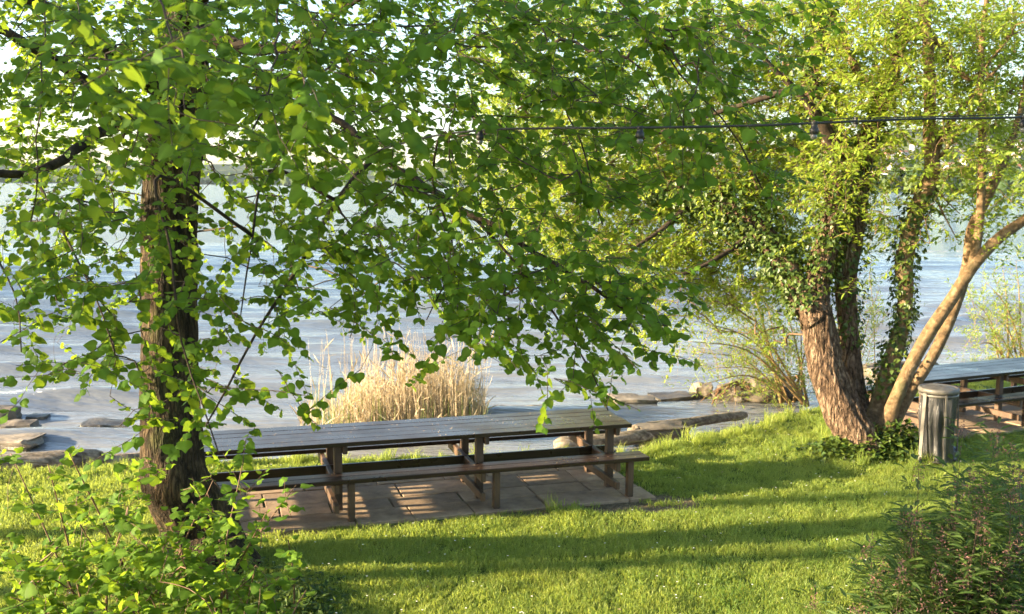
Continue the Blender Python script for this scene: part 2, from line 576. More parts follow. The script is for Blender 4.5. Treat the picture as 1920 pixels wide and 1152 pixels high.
def build_ground():
    xs = np.concatenate([[-400, -150, -60, -30, -18], np.arange(-12, 13.01, 0.1), [16, 24, 40, 70, 160, 400]])
    ys = np.concatenate([[-300, -100, -40, -15, -5, 0, 3], np.arange(5.5, 21.01, 0.1), [24, 30, 45, 90, 300, 900, 1500]])
    X, Y = np.meshgrid(xs, ys, indexing='xy')
    x, y = X.ravel(), Y.ravel()
    a = vnoise(x, y, 0.9, 3.1)
    b = vnoise(x, y, 2.2, 8.7)
    z, s = ground_z(x, y, a, b)
    # flat under the paving
    for C, D, N, u0, u1 in ((T1_C, T1_D, T1_N, -5.6, 0.25), (T2_C, T2_D, T2_N, -0.2, 5.5)):
        rel = np.stack([x - C[0], y - C[1]], 1)
        u, v = rel @ D, rel @ N
        m = (u > u0) & (u < u1) & (v > -0.65) & (v < 1.5)
        z = np.where(m, np.minimum(z, -0.01), z)
    dirt = np.clip((0.10 - s) / 0.25, 0, 1)
    # trodden soil at the table's end
    q = at(1190, 945)
    e = np.hypot((x - q[0]) / 1.0, (y - q[1]) / 0.42) + 0.35 * b
    dirt = np.maximum(dirt, np.clip((0.95 - e) / 0.35, 0, 0.9))
    rel = np.stack([x - T1_C[0], y - T1_C[1]], 1)
    u, v = rel @ T1_D, rel @ T1_N
    worn = np.clip(1 - np.abs(v + 0.5) / (0.13 + 0.12 * b), 0, 1) * ((u > -4.8) & (u < 0.4))
    dirt = np.maximum(dirt, np.clip(worn * 1.6, 0, 0.9))
    nx, ny = len(xs), len(ys)
    i, j = np.meshgrid(np.arange(ny - 1), np.arange(nx - 1), indexing='ij')
    Q = np.stack([i * nx + j, i * nx + j + 1, (i + 1) * nx + j + 1, (i + 1) * nx + j], -1).reshape(-1, 4)
    me = np_mesh('ground', np.stack([x, y, z], 1), [Q], M['ground'], True, {'dirt': dirt})
    tag(link('ground', me), kind='structure')
build_ground()

# ------------------------------------------------------------------ the lake
def build_water():
    ang = np.radians(np.linspace(-48, 48, 520))
    r = np.concatenate([np.geomspace(10.5, 70, 420), np.geomspace(71, 3200, 70)])
    R, A = np.meshgrid(r, ang, indexing='ij')
    x, y = (R * np.sin(A)).ravel(), (R * np.cos(A)).ravel()
    y = y + 0.0
    w = np.radians(76)                     # waves run towards the shore
    rr = np.hypot(x, y)
    z = np.zeros(len(x))
    g = np.random.default_rng(3)
    near = np.clip((75 - rr) / 45, 0, 1)
    lump = vnoise(x, y, 0.16, 1.3, 2)
    k0 = 2 * math.pi / 3.1
    ph = (x * math.cos(w + math.pi / 2 * 0) * -1 + 0) * 0
    d = x * -math.sin(math.radians(14)) + y * math.cos(math.radians(14))
    ph = k0 * d + 1.3 * lump + 0.5 * np.sin(x * 0.3)
    amp = 0.13 * np.clip(0.55 + 0.9 * vnoise(x, y, 0.11, 5.5, 2), 0.05, 1.4)
    crest = np.exp(2.2 * (np.sin(ph) - 1))
    z += amp * near * (2.2 * crest - 0.45)
    for _ in range(7):
        lam = g.uniform(0.7, 2.0)
        th = math.radians(90 + 14 + g.uniform(-35, 35))
        kx, ky = math.cos(th), math.sin(th)
        z += 0.010 * lam * near * np.sin(2 * math.pi / lam * (x * kx + y * ky) + g.uniform(0, 6) + 0.8 * lump)
    s = shore_s(x, y)
    sheltered = np.clip((-s - 0.3) / 4.0, 0.12, 1)
    z = WATER_Z + z * sheltered
    f = np.clip(-s / 3, 0, 1)
    foam = crest * near * np.clip(amp / 0.13 - 0.42, 0, 1) * 0.95 * np.clip((45 - rr) / 25, 0, 1) * (np.clip((-s - 1.5) / 2, 0, 1))
    shallow = np.clip(1 - (-s - 1) / 24, 0, 1)
    n, m = len(r), len(ang)
    i, j = np.meshgrid(np.arange(n - 1), np.arange(m - 1), indexing='ij')
    Q = np.stack([i * m + j, (i + 1) * m + j, (i + 1) * m + j + 1, i * m + j + 1], -1).reshape(-1, 4)[:, ::-1]
    me = np_mesh('lake_water', np.stack([x, y, z], 1), [Q], M['water'], True, {'foam': foam, 'shallow': shallow})
    tag(link('lake_water', me), kind='structure')
build_water()

# ------------------------------------------------------------------ far shores
def build_hills():
    k = NT('far_hillside')
    w = k.world((1, 1, 1))
    n1 = k.noise(w, 0.006, 5)
    n2 = k.noise(w, 0.03, 5, 0.7)
    wood = k.ramp(n2, [(0.35, (0.015, 0.03, 0.016)), (0.65, (0.04, 0.062, 0.03))])
    field = k.ramp(n2, [(0.35, (0.07, 0.10, 0.035)), (0.65, (0.15, 0.155, 0.065))])
    c = k.mix(k.ramp(n1, [(0.52, (0, 0, 0)), (0.58, (1, 1, 1))]), wood, field)
    m = k.done(k.bsdf(c, 0.95, k.bump(n2, 1.0, 6.0), Specular_IOR_Level=0.1))
    ang = np.radians(np.linspace(-55, 55, 240))
    t = np.linspace(0, 1, 60)
    A, Tt = np.meshgrid(ang, t, indexing='ij')
    a, tt = A.ravel(), Tt.ravel()
    near = np.interp(np.degrees(a), [-55, -20, -2, 6, 14, 24, 55], [2500, 2400, 2300, 1900, 1250, 1180, 1100])
    hgt = np.interp(np.degrees(a), [-55, -25, -12, -4, 3, 10, 18, 28, 55], [75, 62, 72, 66, 60, 85, 150, 185, 200])
    rr = near + tt * 2300
    x, y = rr * np.sin(a), rr * np.cos(a)
    n = vnoise(x, y, 0.0016, 4.4, 4)
    n2_ = vnoise(x, y, 0.02, 9.1, 3)
    z = -1.2 + hgt * (np.clip(tt * 1.25, 0, 1) ** 0.8) * (1 + 0.32 * n) + np.clip(tt * 8, 0, 1) * 5 * n2_ + np.clip(tt * 30, 0, 1) * 1.5
    nn, mm = len(ang), len(t)
    i, j = np.meshgrid(np.arange(nn - 1), np.arange(mm - 1), indexing='ij')
    Q = np.stack([i * mm + j, (i + 1) * mm + j, (i + 1) * mm + j + 1, i * mm + j + 1], -1).reshape(-1, 4)
    me = np_mesh('hills', np.stack([x, y, z], 1), [Q], m, True)
    tag(link('hills', me), kind='structure')
    return np.stack([x, y, z], 1).reshape(nn, mm, 3), ang, near
HILL, HANG, HNEAR = build_hills()


def hill_at(px, frac):
    """point on the far hillside seen at this column, frac of the way up it"""
    d = ray(px, 340)
    a = math.atan2(d[0], d[1])
    i = int(np.clip(np.searchsorted(HANG, a), 0, len(HANG) - 1))
    j = int(np.clip(frac * 59, 0, 58))
    f = frac * 59 - j
    p = HILL[i, j] * (1 - f) + HILL[i, j + 1] * f
    r = math.hypot(p[0], p[1])
    return np.array([r * math.sin(a), r * math.cos(a), p[2]])


def build_far_wood():
    bm = bmesh.new()
    bmesh.ops.create_icosphere(bm, subdivisions=2, radius=1)
    v0 = np.array([v.co[:] for v in bm.verts])
    f0 = np.array([[v.index for v in f.verts] for f in bm.faces])
    bm.free()
    g = np.random.default_rng(11)
    parts, rn = [], []
    for i in range(900):
        px = g.uniform(-500, 2400)
        fr = abs(g.normal(0, 0.02)) if i < 520 else g.uniform(0.02, 0.6)
        p = hill_at(px, fr)
        if px < 1000 and i >= 700: continue
        s = g.uniform(5, 11)
        v = v0 * (1 + g.normal(0, 0.16, (len(v0), 1))) * np.array([s, s, s * g.uniform(0.8, 1.4)])
        parts.append((v + p + np.array([0, 0, s * 0.6]), [f0]))
        rn.append(np.full(len(v0), g.random()))
    V, Fs = join_geo(parts)
    me = np_mesh('far_wood', V, Fs, leaf_mat('far_tree', (0.03, 0.06, 0.02), (0.11, 0.15, 0.045), (0.1, 0.16, 0.03), 0.1, 0.9, 0.1), False, {'rnd': np.concatenate(rn)})
    tag(link('far_wood', me), 'hazy trees lining the far shore and hillside', 'trees', kind='stuff')
build_far_wood()


def build_houses():
    wm = [simple('render_%d' % i, c, 0.8, 0.4, 0.05) for i, c in enumerate([(0.75, 0.72, 0.66), (0.7, 0.6, 0.48), (0.78, 0.77, 0.75)])]
    rm = [simple('tiles_%d' % i, c, 0.8, 0.6, 0.15) for i, c in enumerate([(0.28, 0.12, 0.07), (0.2, 0.12, 0.09), (0.14, 0.12, 0.11)])]
    g = random.Random(5)
    spots = [(1650, .035), (1672, .09), (1688, .05), (1705, .13), (1718, .03), (1768, .03), (1780, .06), (1790, .022), (1803, .045), (1812, .1), (1760, .12),
             (1775, .17), (1795, .20), (1640, .16), (1665, .2), (1690, .22), (1712, .26), (1865, .05), (1880, .03), (1902, .06), (1912, .028), (1895, .14),
             (1850, .18), (1915, .2), (1745, .21), (1822, .03), (1835, .07), (1640, .06), (1782, .27), (1900, .26)]
    nth = {}
    for i, (px, fr) in enumerate(sorted(spots)):
        p = hill_at(px, fr)
        w, d, h = g.uniform(9, 17), g.uniform(9, 12), g.uniform(5, 9)
        root = empty('house', p, g.uniform(-0.5, 0.5))
        wc, rc = ('cream', 'tan', 'white')[i % 3], ('red brown', 'brown', 'grey')[(i * 2) % 3]
        band = 'low on far shore' if fr < .055 else ('midway up far hill' if fr < .15 else 'high on far hill')
        col = 'left of smooth stem' if px < 1735 else ('between smooth stems' if px < 1830 else 'beyond rightmost stems')
        key = (wc, rc, band, col)
        nth[key] = nth.get(key, 0) + 1
        o_ = ['', ' second', ' third', ' fourth'][nth[key] - 1]
        tag(root, 'tiny%s %s house, %s roof, %s, %s' % (o_, wc, rc, band, col), 'house', 'houses on the far hillside')
        wall = link('wall', box_mesh('wall', w, d, h + 6, 0, wm[i % 3]), None, root)
        wall.location = (0, 0, h / 2 - 3)
        o, e = w / 2 + 0.6, d / 2 + 0.6
        V = np.array([(-o, -e, h), (o, -e, h), (o, e, h), (-o, e, h), (-o, 0, h + 3.2), (o, 0, h + 3.2)])
        r = link('roof', np_mesh('roof', V, [np.array([[0, 1, 5, 4], [2, 3, 4, 5], [3, 2, 1, 0]]), np.array([[0, 4, 3], [1, 2, 5]])], rm[(i * 2) % 3]), None, root)
        for s in (-0.25, 0.25):
            wd = link('window', box_mesh('window', 1.8, 0.3, 1.8, 0, M['rock_dark']), None, root)
            wd.location = (s * w, -d / 2, h * 0.55)
build_houses()

# ------------------------------------------------------------------ picnic tables and paving
def part(name, dims, bev, loc, parent, mat='wood', rz=0.0, rx=0.0):
    o = link(name, box_mesh(name, *dims, bev, M[mat]), None, parent)
    o.location = loc
    o.rotation_euler = (rx, 0, rz)
    return o


def picnic_table(C, D, length, side, n_frames, spacing, first, label):
    """local x runs along the table from its corner C (side -1: to the left), local y across it"""
    ang = math.atan2(D[1], D[0])
    root = empty('picnic_table', (C[0], C[1], 0.02), ang)
    tag(root, label, 'picnic table', 'long dark picnic tables by the water')
    cx = side * length / 2
    r = random.Random(int(length * 100))
    for i in range(5):
        part('top_plank', (length + r.uniform(-.012, .012), 0.1705, 0.045), 0.004, (cx + r.uniform(-.006, .006), 0.087 + i * 0.175, 0.728 + r.uniform(-.002, .002)), root)
    for y0 in (-0.215, 1.085):
        for k in (-1, 1):
            part('seat_plank', (length + 0.06 + r.uniform(-.01, .01), 0.138, 0.045), 0.006, (cx + 0.03, y0 + k * 0.0715, 0.428 + r.uniform(-.002, .002)), root)
    for f in range(n_frames):
        x = side * (first + f * spacing)
        for y in (0.115, 0.755):
            part('post', (0.085, 0.075, 0.704), 0.006, (x, y, 0.352), root, 'frame_wood')
        for y in (-0.29, 1.16):
            part('bench_leg', (0.07, 0.075, 0.404), 0.006, (x + 0.081, y, 0.202), root, 'frame_wood')
        part('cross_beam', (0.05, 0.80, 0.09), 0.006, (x + 0.07, 0.435, 0.658), root, 'frame_wood')
        part('cross_beam', (0.05, 1.52, 0.10), 0.006, (x - 0.0685, 0.435, 0.350), root, 'frame_wood')
        part('foot_beam', (0.05, 1.50, 0.085), 0.006, (x - 0.0685, 0.435, 0.135), root, 'frame_wood')
    x0, x1 = side * (first - 0.1), side * (first + (n_frames - 1) * spacing + 0.1)
    part('stretcher_board', (abs(x1 - x0), 0.04, 0.115), 0.006, ((x0 + x1) / 2, 0.435, 0.345), root)
    return root


T1_L, T2_L = 5.12, 5.12
picnic_table(T1_C, T1_D, T1_L, -1, 4, 1.55, 0.235, 'long dark brown picnic table with fixed benches beside the leafy tree trunk')
picnic_table(T2_C, T2_D, T2_L, 1, 4, 1.55, 0.235, 'dark brown picnic table behind the litter bin, running out of the picture')


def paving(C, D, u0, u1, v0, v1, seed, name, first_rows):
    g = random.Random(seed)
    ang = math.atan2(D[1], D[0])
    root = empty(name, (C[0], C[1], 0), ang)
    tag(root, kind='structure')
    v = v0
    for rh in first_rows:
        u = u0 - g.uniform(0, 0.5)
        while u < u1 - 0.05:
            L = g.uniform(0.5, 0.98)
            if u + L > u1 - 0.25: L = u1 - u + g.uniform(-0.05, 0.05)
            h = rh - 0.014
            me = box_mesh('slab', L - 0.014, h, 0.06, 0.006, M['slab'], 0.008, g.randint(0, 10 ** 6))
            o = link('slab', me, None, root)
            o.location = (u + L / 2, v + rh / 2 + g.uniform(-.004, .004), -0.012 + g.uniform(-.003, .004))
            o.rotation_euler = (g.uniform(-.006, .006), g.uniform(-.006, .006), g.uniform(-.008, .008))
            u += L
        v += rh
paving(T1_C, T1_D, -4.62, 0.14, -0.41, 1.3, 4, 'paving', [0.44, 0.36, 0.5, 0.40])
paving(T2_C, T2_D, -0.12, 5.4, -0.45, 1.3, 9, 'paving', [0.5, 0.42, 0.48, 0.38])


def flecks():
    g = np.random.default_rng(21)
    P = []
    for i in range(620):
        if i < 340:
            u, v, z = g.uniform(-5, -0.05), g.uniform(0.02, 0.85), 0.7735
        elif i < 460:
            u, v, z = g.uniform(-5, 0.0), g.uniform(-0.35, -0.09), 0.4735
        else:
            u, v, z = g.uniform(-5, 0.1), g.uniform(-0.4, 0.9), 0.0245
        q = T1_C + T1_D * u + T1_N * v
        P.append((q[0], q[1], z))
    P = np.array(P)
    n = len(P)
    a = g.uniform(0, 6.28, n)
    s = g.uniform(0.004, 0.009, n)
    ax = np.stack([np.cos(a), np.sin(a), 0 * a], 1) * s[:, None]
    bx = np.stack([-np.sin(a), np.cos(a), 0 * a], 1) * s[:, None] * 0.5
    up = np.array([0, 0, 0.003])
    V = np.stack([P - ax, P - bx + up, P + ax, P + bx + up * 0.3], 1).reshape(-1, 3)
    Fq = np.arange(n * 4).reshape(-1, 4)
    me = np_mesh('fallen_bud_scales', V, [Fq], simple('bud_scale', (0.5, 0.36, 0.22), 0.7))
    tag(link('fallen_bud_scales', me), 'pale bud scales fallen on the long table and paving', 'litter', kind='stuff')
flecks()

# ------------------------------------------------------------------ leaves and branching
def leaf_template(kind):
    if kind == 'lime':
        half = [(0.27, -0.07), (0.47, 0.10), (0.52, 0.34), (0.41, 0.60), (0.21, 0.82)]
        V = [(0, 0, 0), (0, 0.33, 0.03), (0, 0.68, 0.0), (0, 1.06, -0.12)]
        for sx in (1, -1):
            for x, y in half:
                V.append((sx * x, y, -0.30 * x * x * 1.1 - 0.10 * max(0, y - 0.5) + 0.05 * math.sin(9 * y)))
        Fc = []
        for b, fl in ((4, 0), (9, 1)):
            ch = [(0, b, b + 1), (0, b + 1, 1), (1, b + 1, b + 2), (1, b + 2, b + 3), (1, b + 3, 2), (2, b + 3, b + 4), (2, b + 4, 3)]
            Fc += [t[::-1] if fl else t for t in ch]
        return np.array(V), np.array(Fc)
    if kind == 'lance':
        V = [(0, 0, 0), (0.13, 0.35, 0.03), (0, 0.45, -0.01), (-0.13, 0.35, 0.03), (0.08, 0.75, 0.0), (-0.08, 0.75, 0.0), (0, 1, -0.13)]
        return np.array(V), np.array([(0, 1, 2), (0, 2, 3), (1, 4, 2), (2, 5, 3), (2, 4, 6), (2, 6, 5)])
    if kind == 'oval':
        V = [(0, 0, 0), (0.24, 0.42, 0.05), (0, 0.5, -0.02), (-0.24, 0.42, 0.05), (0, 1, -0.12)]
        return np.array(V), np.array([(0, 1, 2), (0, 2, 3), (1, 4, 2), (2, 4, 3)])
    V = [(0, 0, 0), (0.45, 0.1, 0), (0.3, 0.45, 0.03), (0, 1, -0.08), (-0.3, 0.45, 0.03), (-0.45, 0.1, 0)]     # ivy
    return np.array(V), np.array([(0, 1, 2), (0, 2, 3), (0, 3, 4), (0, 4, 5)])


def leaf_basis(Y, N):
    Y = nz(Y)
    X = nz(np.cross(Y, N))
    Z = np.cross(X, Y)
    return X, Y, Z


def leaf_cloud(P, Y, N, S, kind, rnd):
    v0, f0 = leaf_template(kind)
    X, Y, Z = leaf_basis(Y, N)
    if kind == 'lime':
        Z = Z * np.random.default_rng(len(P)).uniform(-0.4, 2.4, (len(P), 1))
    V = P[:, None] + S[:, None, None] * (v0[None, :, 0:1] * X[:, None] + v0[None, :, 1:2] * Y[:, None] + v0[None, :, 2:3] * Z[:, None])
    Fc = (np.arange(len(P))[:, None, None] * len(v0) + f0[None]).reshape(-1, 3)
    return V.reshape(-1, 3), Fc, np.repeat(rnd, len(v0))


class Plant:
    """limbs given as lines; sprays join the nearest limb by arching twigs; leaves sit along the sprays"""
    def __init__(self, seed):
        self.g = np.random.default_rng(seed)
        self.pos, self.par, self.rmin, self.root, self.prism = [], [], [], [], []
        self.A = np.zeros((260000, 4))        # position and way back to the root, for quick search
        self.L = []          # leaf position, direction, normal, size
        self.centre = None   # middle of the crown: outer leaves face away from it

    def add(self, p, par, rmin=0.0, prism=True):
        p = np.asarray(p, float)
        k = len(self.pos)
        self.pos.append(p)
        self.par.append(par)
        self.rmin.append(rmin)
        self.prism.append(prism)
        self.root.append(0.0 if par < 0 else self.root[par] + math.dist(p, self.pos[par]))
        self.A[k, :3] = p
        self.A[k, 3] = self.root[-1]
        return k

    def limb(self, path, radii, par=-1, prism=False):
        ids, p = [], par
        for q, r in zip(path, radii):
            p = self.add(q, p, r, prism)
            ids.append(p)
        return ids

    def nearest(self, S, up_pen=0.7, root_w=0.22):
        A = self.A[:len(self.pos)]
        d = np.sqrt(((A[:, :3] - S) ** 2).sum(1))
        return int(np.argmin(d + root_w * A[:, 3] + up_pen * np.maximum(0, S[2] - A[:, 2])))

    def spray(self, centre, length, n_leaf, size, droop=0.5, arch=0.14, spread=0.6, up_pen=0.7, root_w=0.22, out=None,
              leaf_droop=0.7, leaf_side=0.9, node_step=0.22, upright=0.0, face=0.0):
        g = self.g
        c = np.asarray(centre, float)
        k = self.nearest(c, up_pen, root_w)
        P = self.pos[k]
        base_dir = nz(c - P) if out is None else nz(out)
        d = nz(base_dir * 0.7 + g.normal(0, spread * 0.5, 3) + np.array([0, 0, -droop + upright]))
        S = c - d * length * 0.5
        dist = math.dist(S, P)
        n = max(2, int(dist / node_step))
        mid = (P + S) / 2 + np.array([0, 0, arch * dist]) + g.normal(0, 0.07 * dist, 3)
        cur = k
        ts = np.linspace(0, 1, n + 1)[1:, None]
        for q in (1 - ts) ** 2 * P + 2 * ts * (1 - ts) * mid + ts * ts * S + g.normal(0, 0.008, (n, 3)):
            cur = self.add(q, cur)
        m = 5
        q = S.copy()
        dd = d.copy()
        tw = [q.copy()]
        for i in range(m):
            dd = nz(dd + np.array([0, 0, -0.10 * droop + 0.06 * upright]) + g.normal(0, 0.12, 3))
            q = q + dd * length / m
            cur = self.add(q, cur)
            tw.append(q.copy())
        tw = np.array(tw)
        sidev = nz(np.cross(dd, [0, 0, 1.0]) + 1e-6)
        outw = np.zeros(3)
        if face and self.centre is not None:
            outw = nz((c - self.centre) * np.array([1, 1, 0.2])) * face
        i = np.arange(n_leaf)
        t = np.clip((i + 0.6 + g.uniform(-.3, .3, n_leaf)) / n_leaf * m, 0, m - 1e-3)
        j = t.astype(int)
        p = tw[j] + (tw[j + 1] - tw[j]) * (t - j)[:, None]
        sg = np.where(i % 2, 1.0, -1.0)[:, None]
        y = nz(sidev * sg * leaf_side + dd * 0.55 + np.array([0, 0, -leaf_droop]) + g.normal(0, 0.38, (n_leaf, 3)))
        nr = nz(np.array([0, 0, 1.0]) + outw + dd * 0.15 + sidev * sg * 0.35 + g.normal(0, 0.42, (n_leaf, 3)))
        sz = size * g.uniform(0.5, 1.25, n_leaf) * np.where(i > n_leaf * 0.8, 0.72, 1.0)
        self.L.extend(zip(p + y * (sz * 0.25)[:, None], y, nr, sz))

    def twig_mesh(self, name, mat, r0, parent, expo=0.45, segs=4):
        n = len(self.pos)
        cnt = np.zeros(n)
        par = np.array(self.par)
        has = np.zeros(n, bool)
        has[par[par >= 0]] = True
        cnt[~has] = 1
        for i in range(n - 1, -1, -1):
            if par[i] >= 0: cnt[par[i]] += cnt[i]
        r = np.maximum(r0 * cnt ** expo, np.where(np.array(self.prism), np.array(self.rmin), 0))
        r = np.minimum(r, 0.05)
        m = np.array(self.prism) & (par >= 0)
        A = np.array(self.pos)
        ra = np.where(np.array(self.prism)[par], r[par], r)[m]
        ra = np.minimum(ra, r[m] * 1.6)
        V, Q = prisms(A[par[m]], A[m], ra, r[m], segs)
        o = link(name, np_mesh(name, V, [Q], mat, True), None, parent)
        tag(o, kind='stuff')
        return o

    def foliage(self, name, kind, mat, parent, singles=0, single_name='leaf'):
        P = np.array([l[0] for l in self.L])
        Y = np.array([l[1] for l in self.L])
        N = np.array([l[2] for l in self.L])
        S = np.array([l[3] for l in self.L])
        rnd = self.g.random(len(P))
        if singles:
            px, py, z = to_px(P)
            X, Yb, Z = leaf_basis(Y, N)
            view = nz(P - CAM)
            facing = np.abs((Z * view).sum(1)) * 0.7 + 0.3
            big = S / z * np.sqrt(facing) * ((px > 12) & (px < 1908) & (py > 12) & (py < 1140) & (z > 0.5))
            # leaves hidden by nearer ones are passed over: coarse depth buffer
            order = np.argsort(z)
            buf = np.full((116, 193), 0, int)
            seen = np.zeros(len(P), bool)
            for i in order:
                if big[i] <= 0: continue
                gx, gy = int(px[i] / 10), int(py[i] / 10)
                if buf[gy, gx] < 1: seen[i] = True
                rr = max(1, int(S[i] / z[i] * F_PX * 0.3 / 10))
                buf[max(0, gy - rr):gy + rr + 1, max(0, gx - rr):gx + rr + 1] += 1
            pick = np.argsort(-(big * seen))[:singles]
            pick = pick[(big * seen)[pick] > 0]
            v0, f0 = leaf_template(kind)
            var = []
            for q in range(8):
                v = v0 * np.array([0.9 + 0.06 * (q % 4), 1, 1 + 0.9 * (q % 3 - 1)])
                v[:, 2] += 0.06 * np.sin(7 * v0[:, 1] + q) * v0[:, 0]
                var.append(np_mesh(single_name, v, [f0], mat, True, {'rnd': np.full(len(v0), (q + 0.5) / 8), 'vein': (np.abs(v0[:, 0]) < 1e-6).astype(float)}))
            for a, i in enumerate(pick):
                o = bpy.data.objects.new(single_name, var[a % 8])
                COL.objects.link(o)
                o.parent = parent
                mt = Matrix(((X[i][0], Yb[i][0], Z[i][0], P[i][0]), (X[i][1], Yb[i][1], Z[i][1], P[i][1]), (X[i][2], Yb[i][2], Z[i][2], P[i][2]), (0, 0, 0, 1)))
                o.matrix_local = parent.matrix_basis.inverted() @ mt @ Matrix.Scale(S[i], 4)
            keep = np.ones(len(P), bool)
            keep[pick] = False
            P, Y, N, S, rnd = P[keep], Y[keep], N[keep], S[keep], rnd[keep]
        V, Fc, rv = leaf_cloud(P, Y, N, S, kind, rnd)
        o = link(name, np_mesh(name, V, [Fc], mat, kind == 'lime', {'rnd': rv, 'vein': np.tile((np.abs(leaf_template(kind)[0][:, 0]) < 1e-6).astype(float), len(P))}), None, parent)
        tag(o, kind='stuff')
        return o


def child_fix(o, parent):
    o.parent = parent
    o.matrix_parent_inverse = parent.matrix_basis.inverted()


def cells(grid, x0=0, y0=0, size=80):
    for r, row in enumerate(grid):
        for c, ch in enumerate(row):
            if ch not in ' .0':
                yield x0 + c * size, y0 + r * size, int(ch)


# ------------------------------------------------------------------ the lime tree
LIME_NEAR = ["667888887778777877640000",
             "678999999877888888500000",
             "678999999756788887400000",
             "546988987766677776500000",
             "534423677676776544300000",
             "776744666666653110000000",
             "676645678899987620000000",
             "666656535788998820000000",
             "455565521457777510000000",
             "114566540012453100000000",
             "100354100000010000000000",
             "000110000000000000000000"]
LIME_FAR = ["777766666666665500000000",
            "777777666666655000000000",
            "776666666555555000000000",
            "775566666655544000000000",
            "655444556655443000000000",
            "554333445554432000000000",
            "443222234444432000000000",
            "332211223344432000000000",
            "221111100122210000000000"]


def build_lime():
    base = np.array([-2.86, 8.95, 0.0])
    root = empty('lime_tree', base)
    tag(root, 'tall leafy green tree with a thick dark trunk in the left foreground', 'tree')
    P = Plant(101)
    P.centre = np.array([-2.9, 8.9, 4.5])
    D0 = 8.9
    # trunk: pixel centre line at its own distance
    cl = [(-2.70, 8.86, -0.1, .44), (-2.76, 8.88, 0.1, .37), (-2.85, 8.92, 0.4, .315)]
    for px, py, w in ((326, 900, 114), (322, 850, 108), (318, 700, 100), (318, 550, 97), (318, 400, 98), (322, 320, 100), (330, 250, 98), (338, 170, 96), (345, 60, 80), (350, -80, 66), (356, -260, 50), (366, -420, 30)):
        q = far(px, py, D0)
        cl.append((*q, w / F_PX * D0 / 2))
    cl = np.array(cl)
    rs = resample(cl, 0.045)
    V, Q, C = tube(rs[:, :3], rs[:, 3], 72, rough=0.10, freq=3.0, ridge=0.011, seed=2.0)
    o = link('trunk', np_mesh('trunk', V, [Q, C], M['lime_bark'], True))
    child_fix(o, root)
    tr = resample(cl, 0.3)
    tid = P.limb(tr[tr[:, 2] > 2.9][:, :3], tr[tr[:, 2] > 2.9][:, 3])

    def branch(pts, r0, r1, seg=10, taper=0.8):
        """pts: (px, py, distance)"""
        W = np.array([far(*p) for p in pts])
        # start on the trunk axis
        tp = tr[:, :3]
        W[0] = tp[np.argmin(np.linalg.norm(tp - W[0], axis=1))]
        path = resample(W, 0.12)
        jit = P.g.normal(0, 0.006, path.shape)
        path = path + jit
        rad = np.linspace(1, 0, len(path)) ** taper * (r0 - r1) + r1
        ob = tube_obj('branch', path, rad, M['lime_branch'], None, seg, rough=0.12, freq=6.0, ridge=0.0, seed=r0 * 50)
        child_fix(ob, root)
        P.limb(path[2::2], rad[2::2], int(tid[np.argmin([np.linalg.norm(P.pos[t] - W[0]) for t in tid])]))

    branch([(338, 190, 8.9), (420, 130, 8.2), (520, 150, 7.2), (620, 215, 6.4), (700, 285, 6.0), (780, 338, 5.7), (880, 402, 5.4), (1000, 470, 5.15), (1110, 540, 4.95), (1190, 590, 4.8), (1250, 610, 4.7)], 0.040, 0.005)
    branch([(345, 60, 8.9), (470, 90, 8.3), (560, 85, 7.8), (640, 20, 7.3), (760, -40, 6.6), (900, -10, 6.0), (1010, 40, 5.5), (1040, 150, 5.2), (1100, 300, 5.0), (1130, 420, 4.9)], 0.085, 0.004, taper=2.6)
    branch([(350, -80, 8.9), (500, -200, 7.6), (800, -180, 6.2), (1050, -80, 5.4), (1190, 30, 5.0), (1300, 170, 4.8), (1390, 270, 4.7), (1430, 360, 4.65)], 0.085, 0.004, taper=2.6)
    branch([(338, 190, 8.9), (290, 165, 8.6), (200, 90, 8.2), (85, 15, 7.6), (-80, -60, 7.0), (-260, -60, 6.5)], 0.085, 0.02)
    branch([(330, 250, 8.9), (250, 200, 8.6), (150, 145, 8.2), (70, 95, 7.8), (-30, 45, 7.4), (-200, 20, 7.0)], 0.07, 0.015)
    branch([(330, 262, 8.9), (250, 225, 8.3), (172, 260, 7.6), (100, 308, 7.2), (45, 328, 6.9), (-60, 325, 6.5), (-220, 360, 6.2)], 0.06, 0.012)
    branch([(345, 60, 8.9), (330, -60, 7.6), (310, -140, 6.2), (300, -100, 4.8), (310, 30, 3.8), (360, 150, 3.3)], 0.075, 0.004, taper=2.4)
    branch([(350, -80, 8.9), (250, -200, 7.4), (140, -180, 5.8), (90, -40, 4.8), (80, 120, 4.3), (70, 300, 4.1), (60, 420, 4.1)], 0.07, 0.003, taper=3)
    branch([(345, 60, 8.9), (420, -60, 7.6), (500, -100, 6.2), (520, 0, 4.9), (510, 150, 4.2), (470, 260, 3.9)], 0.06, 0.004, taper=2.4)
    # long hanging shoots
    def shoot(pts, r0, r1):
        W = np.array([far(*p) for p in pts])
        k = P.nearest(W[0], 0, 0)
        W = np.vstack([P.pos[k], W])
        path = resample(W, 0.1)
        rad = np.linspace(r0, r1, len(path))
        ob = tube_obj('branch', path, rad, M['lime_branch'], None, 7, rough=0.1, freq=8.0)
        child_fix(ob, root)
        P.limb(path[1::2], rad[1::2], k)
    shoot([(716, 284, 5.95), (645, 358, 5.6), (560, 500, 5.2), (480, 625, 4.95), (430, 720, 4.8), (385, 800, 4.7)], 0.019, 0.004)
    shoot([(505, 320, 5.6), (470, 470, 5.1), (450, 600, 4.9)], 0.011, 0.003)
    shoot([(640, 400, 5.5), (680, 440, 5.4), (730, 438, 5.3)], 0.008, 0.003)
    shoot([(60, 330, 6.8), (110, 420, 5.6), (180, 560, 4.9), (215, 660, 4.7)], 0.013, 0.003)
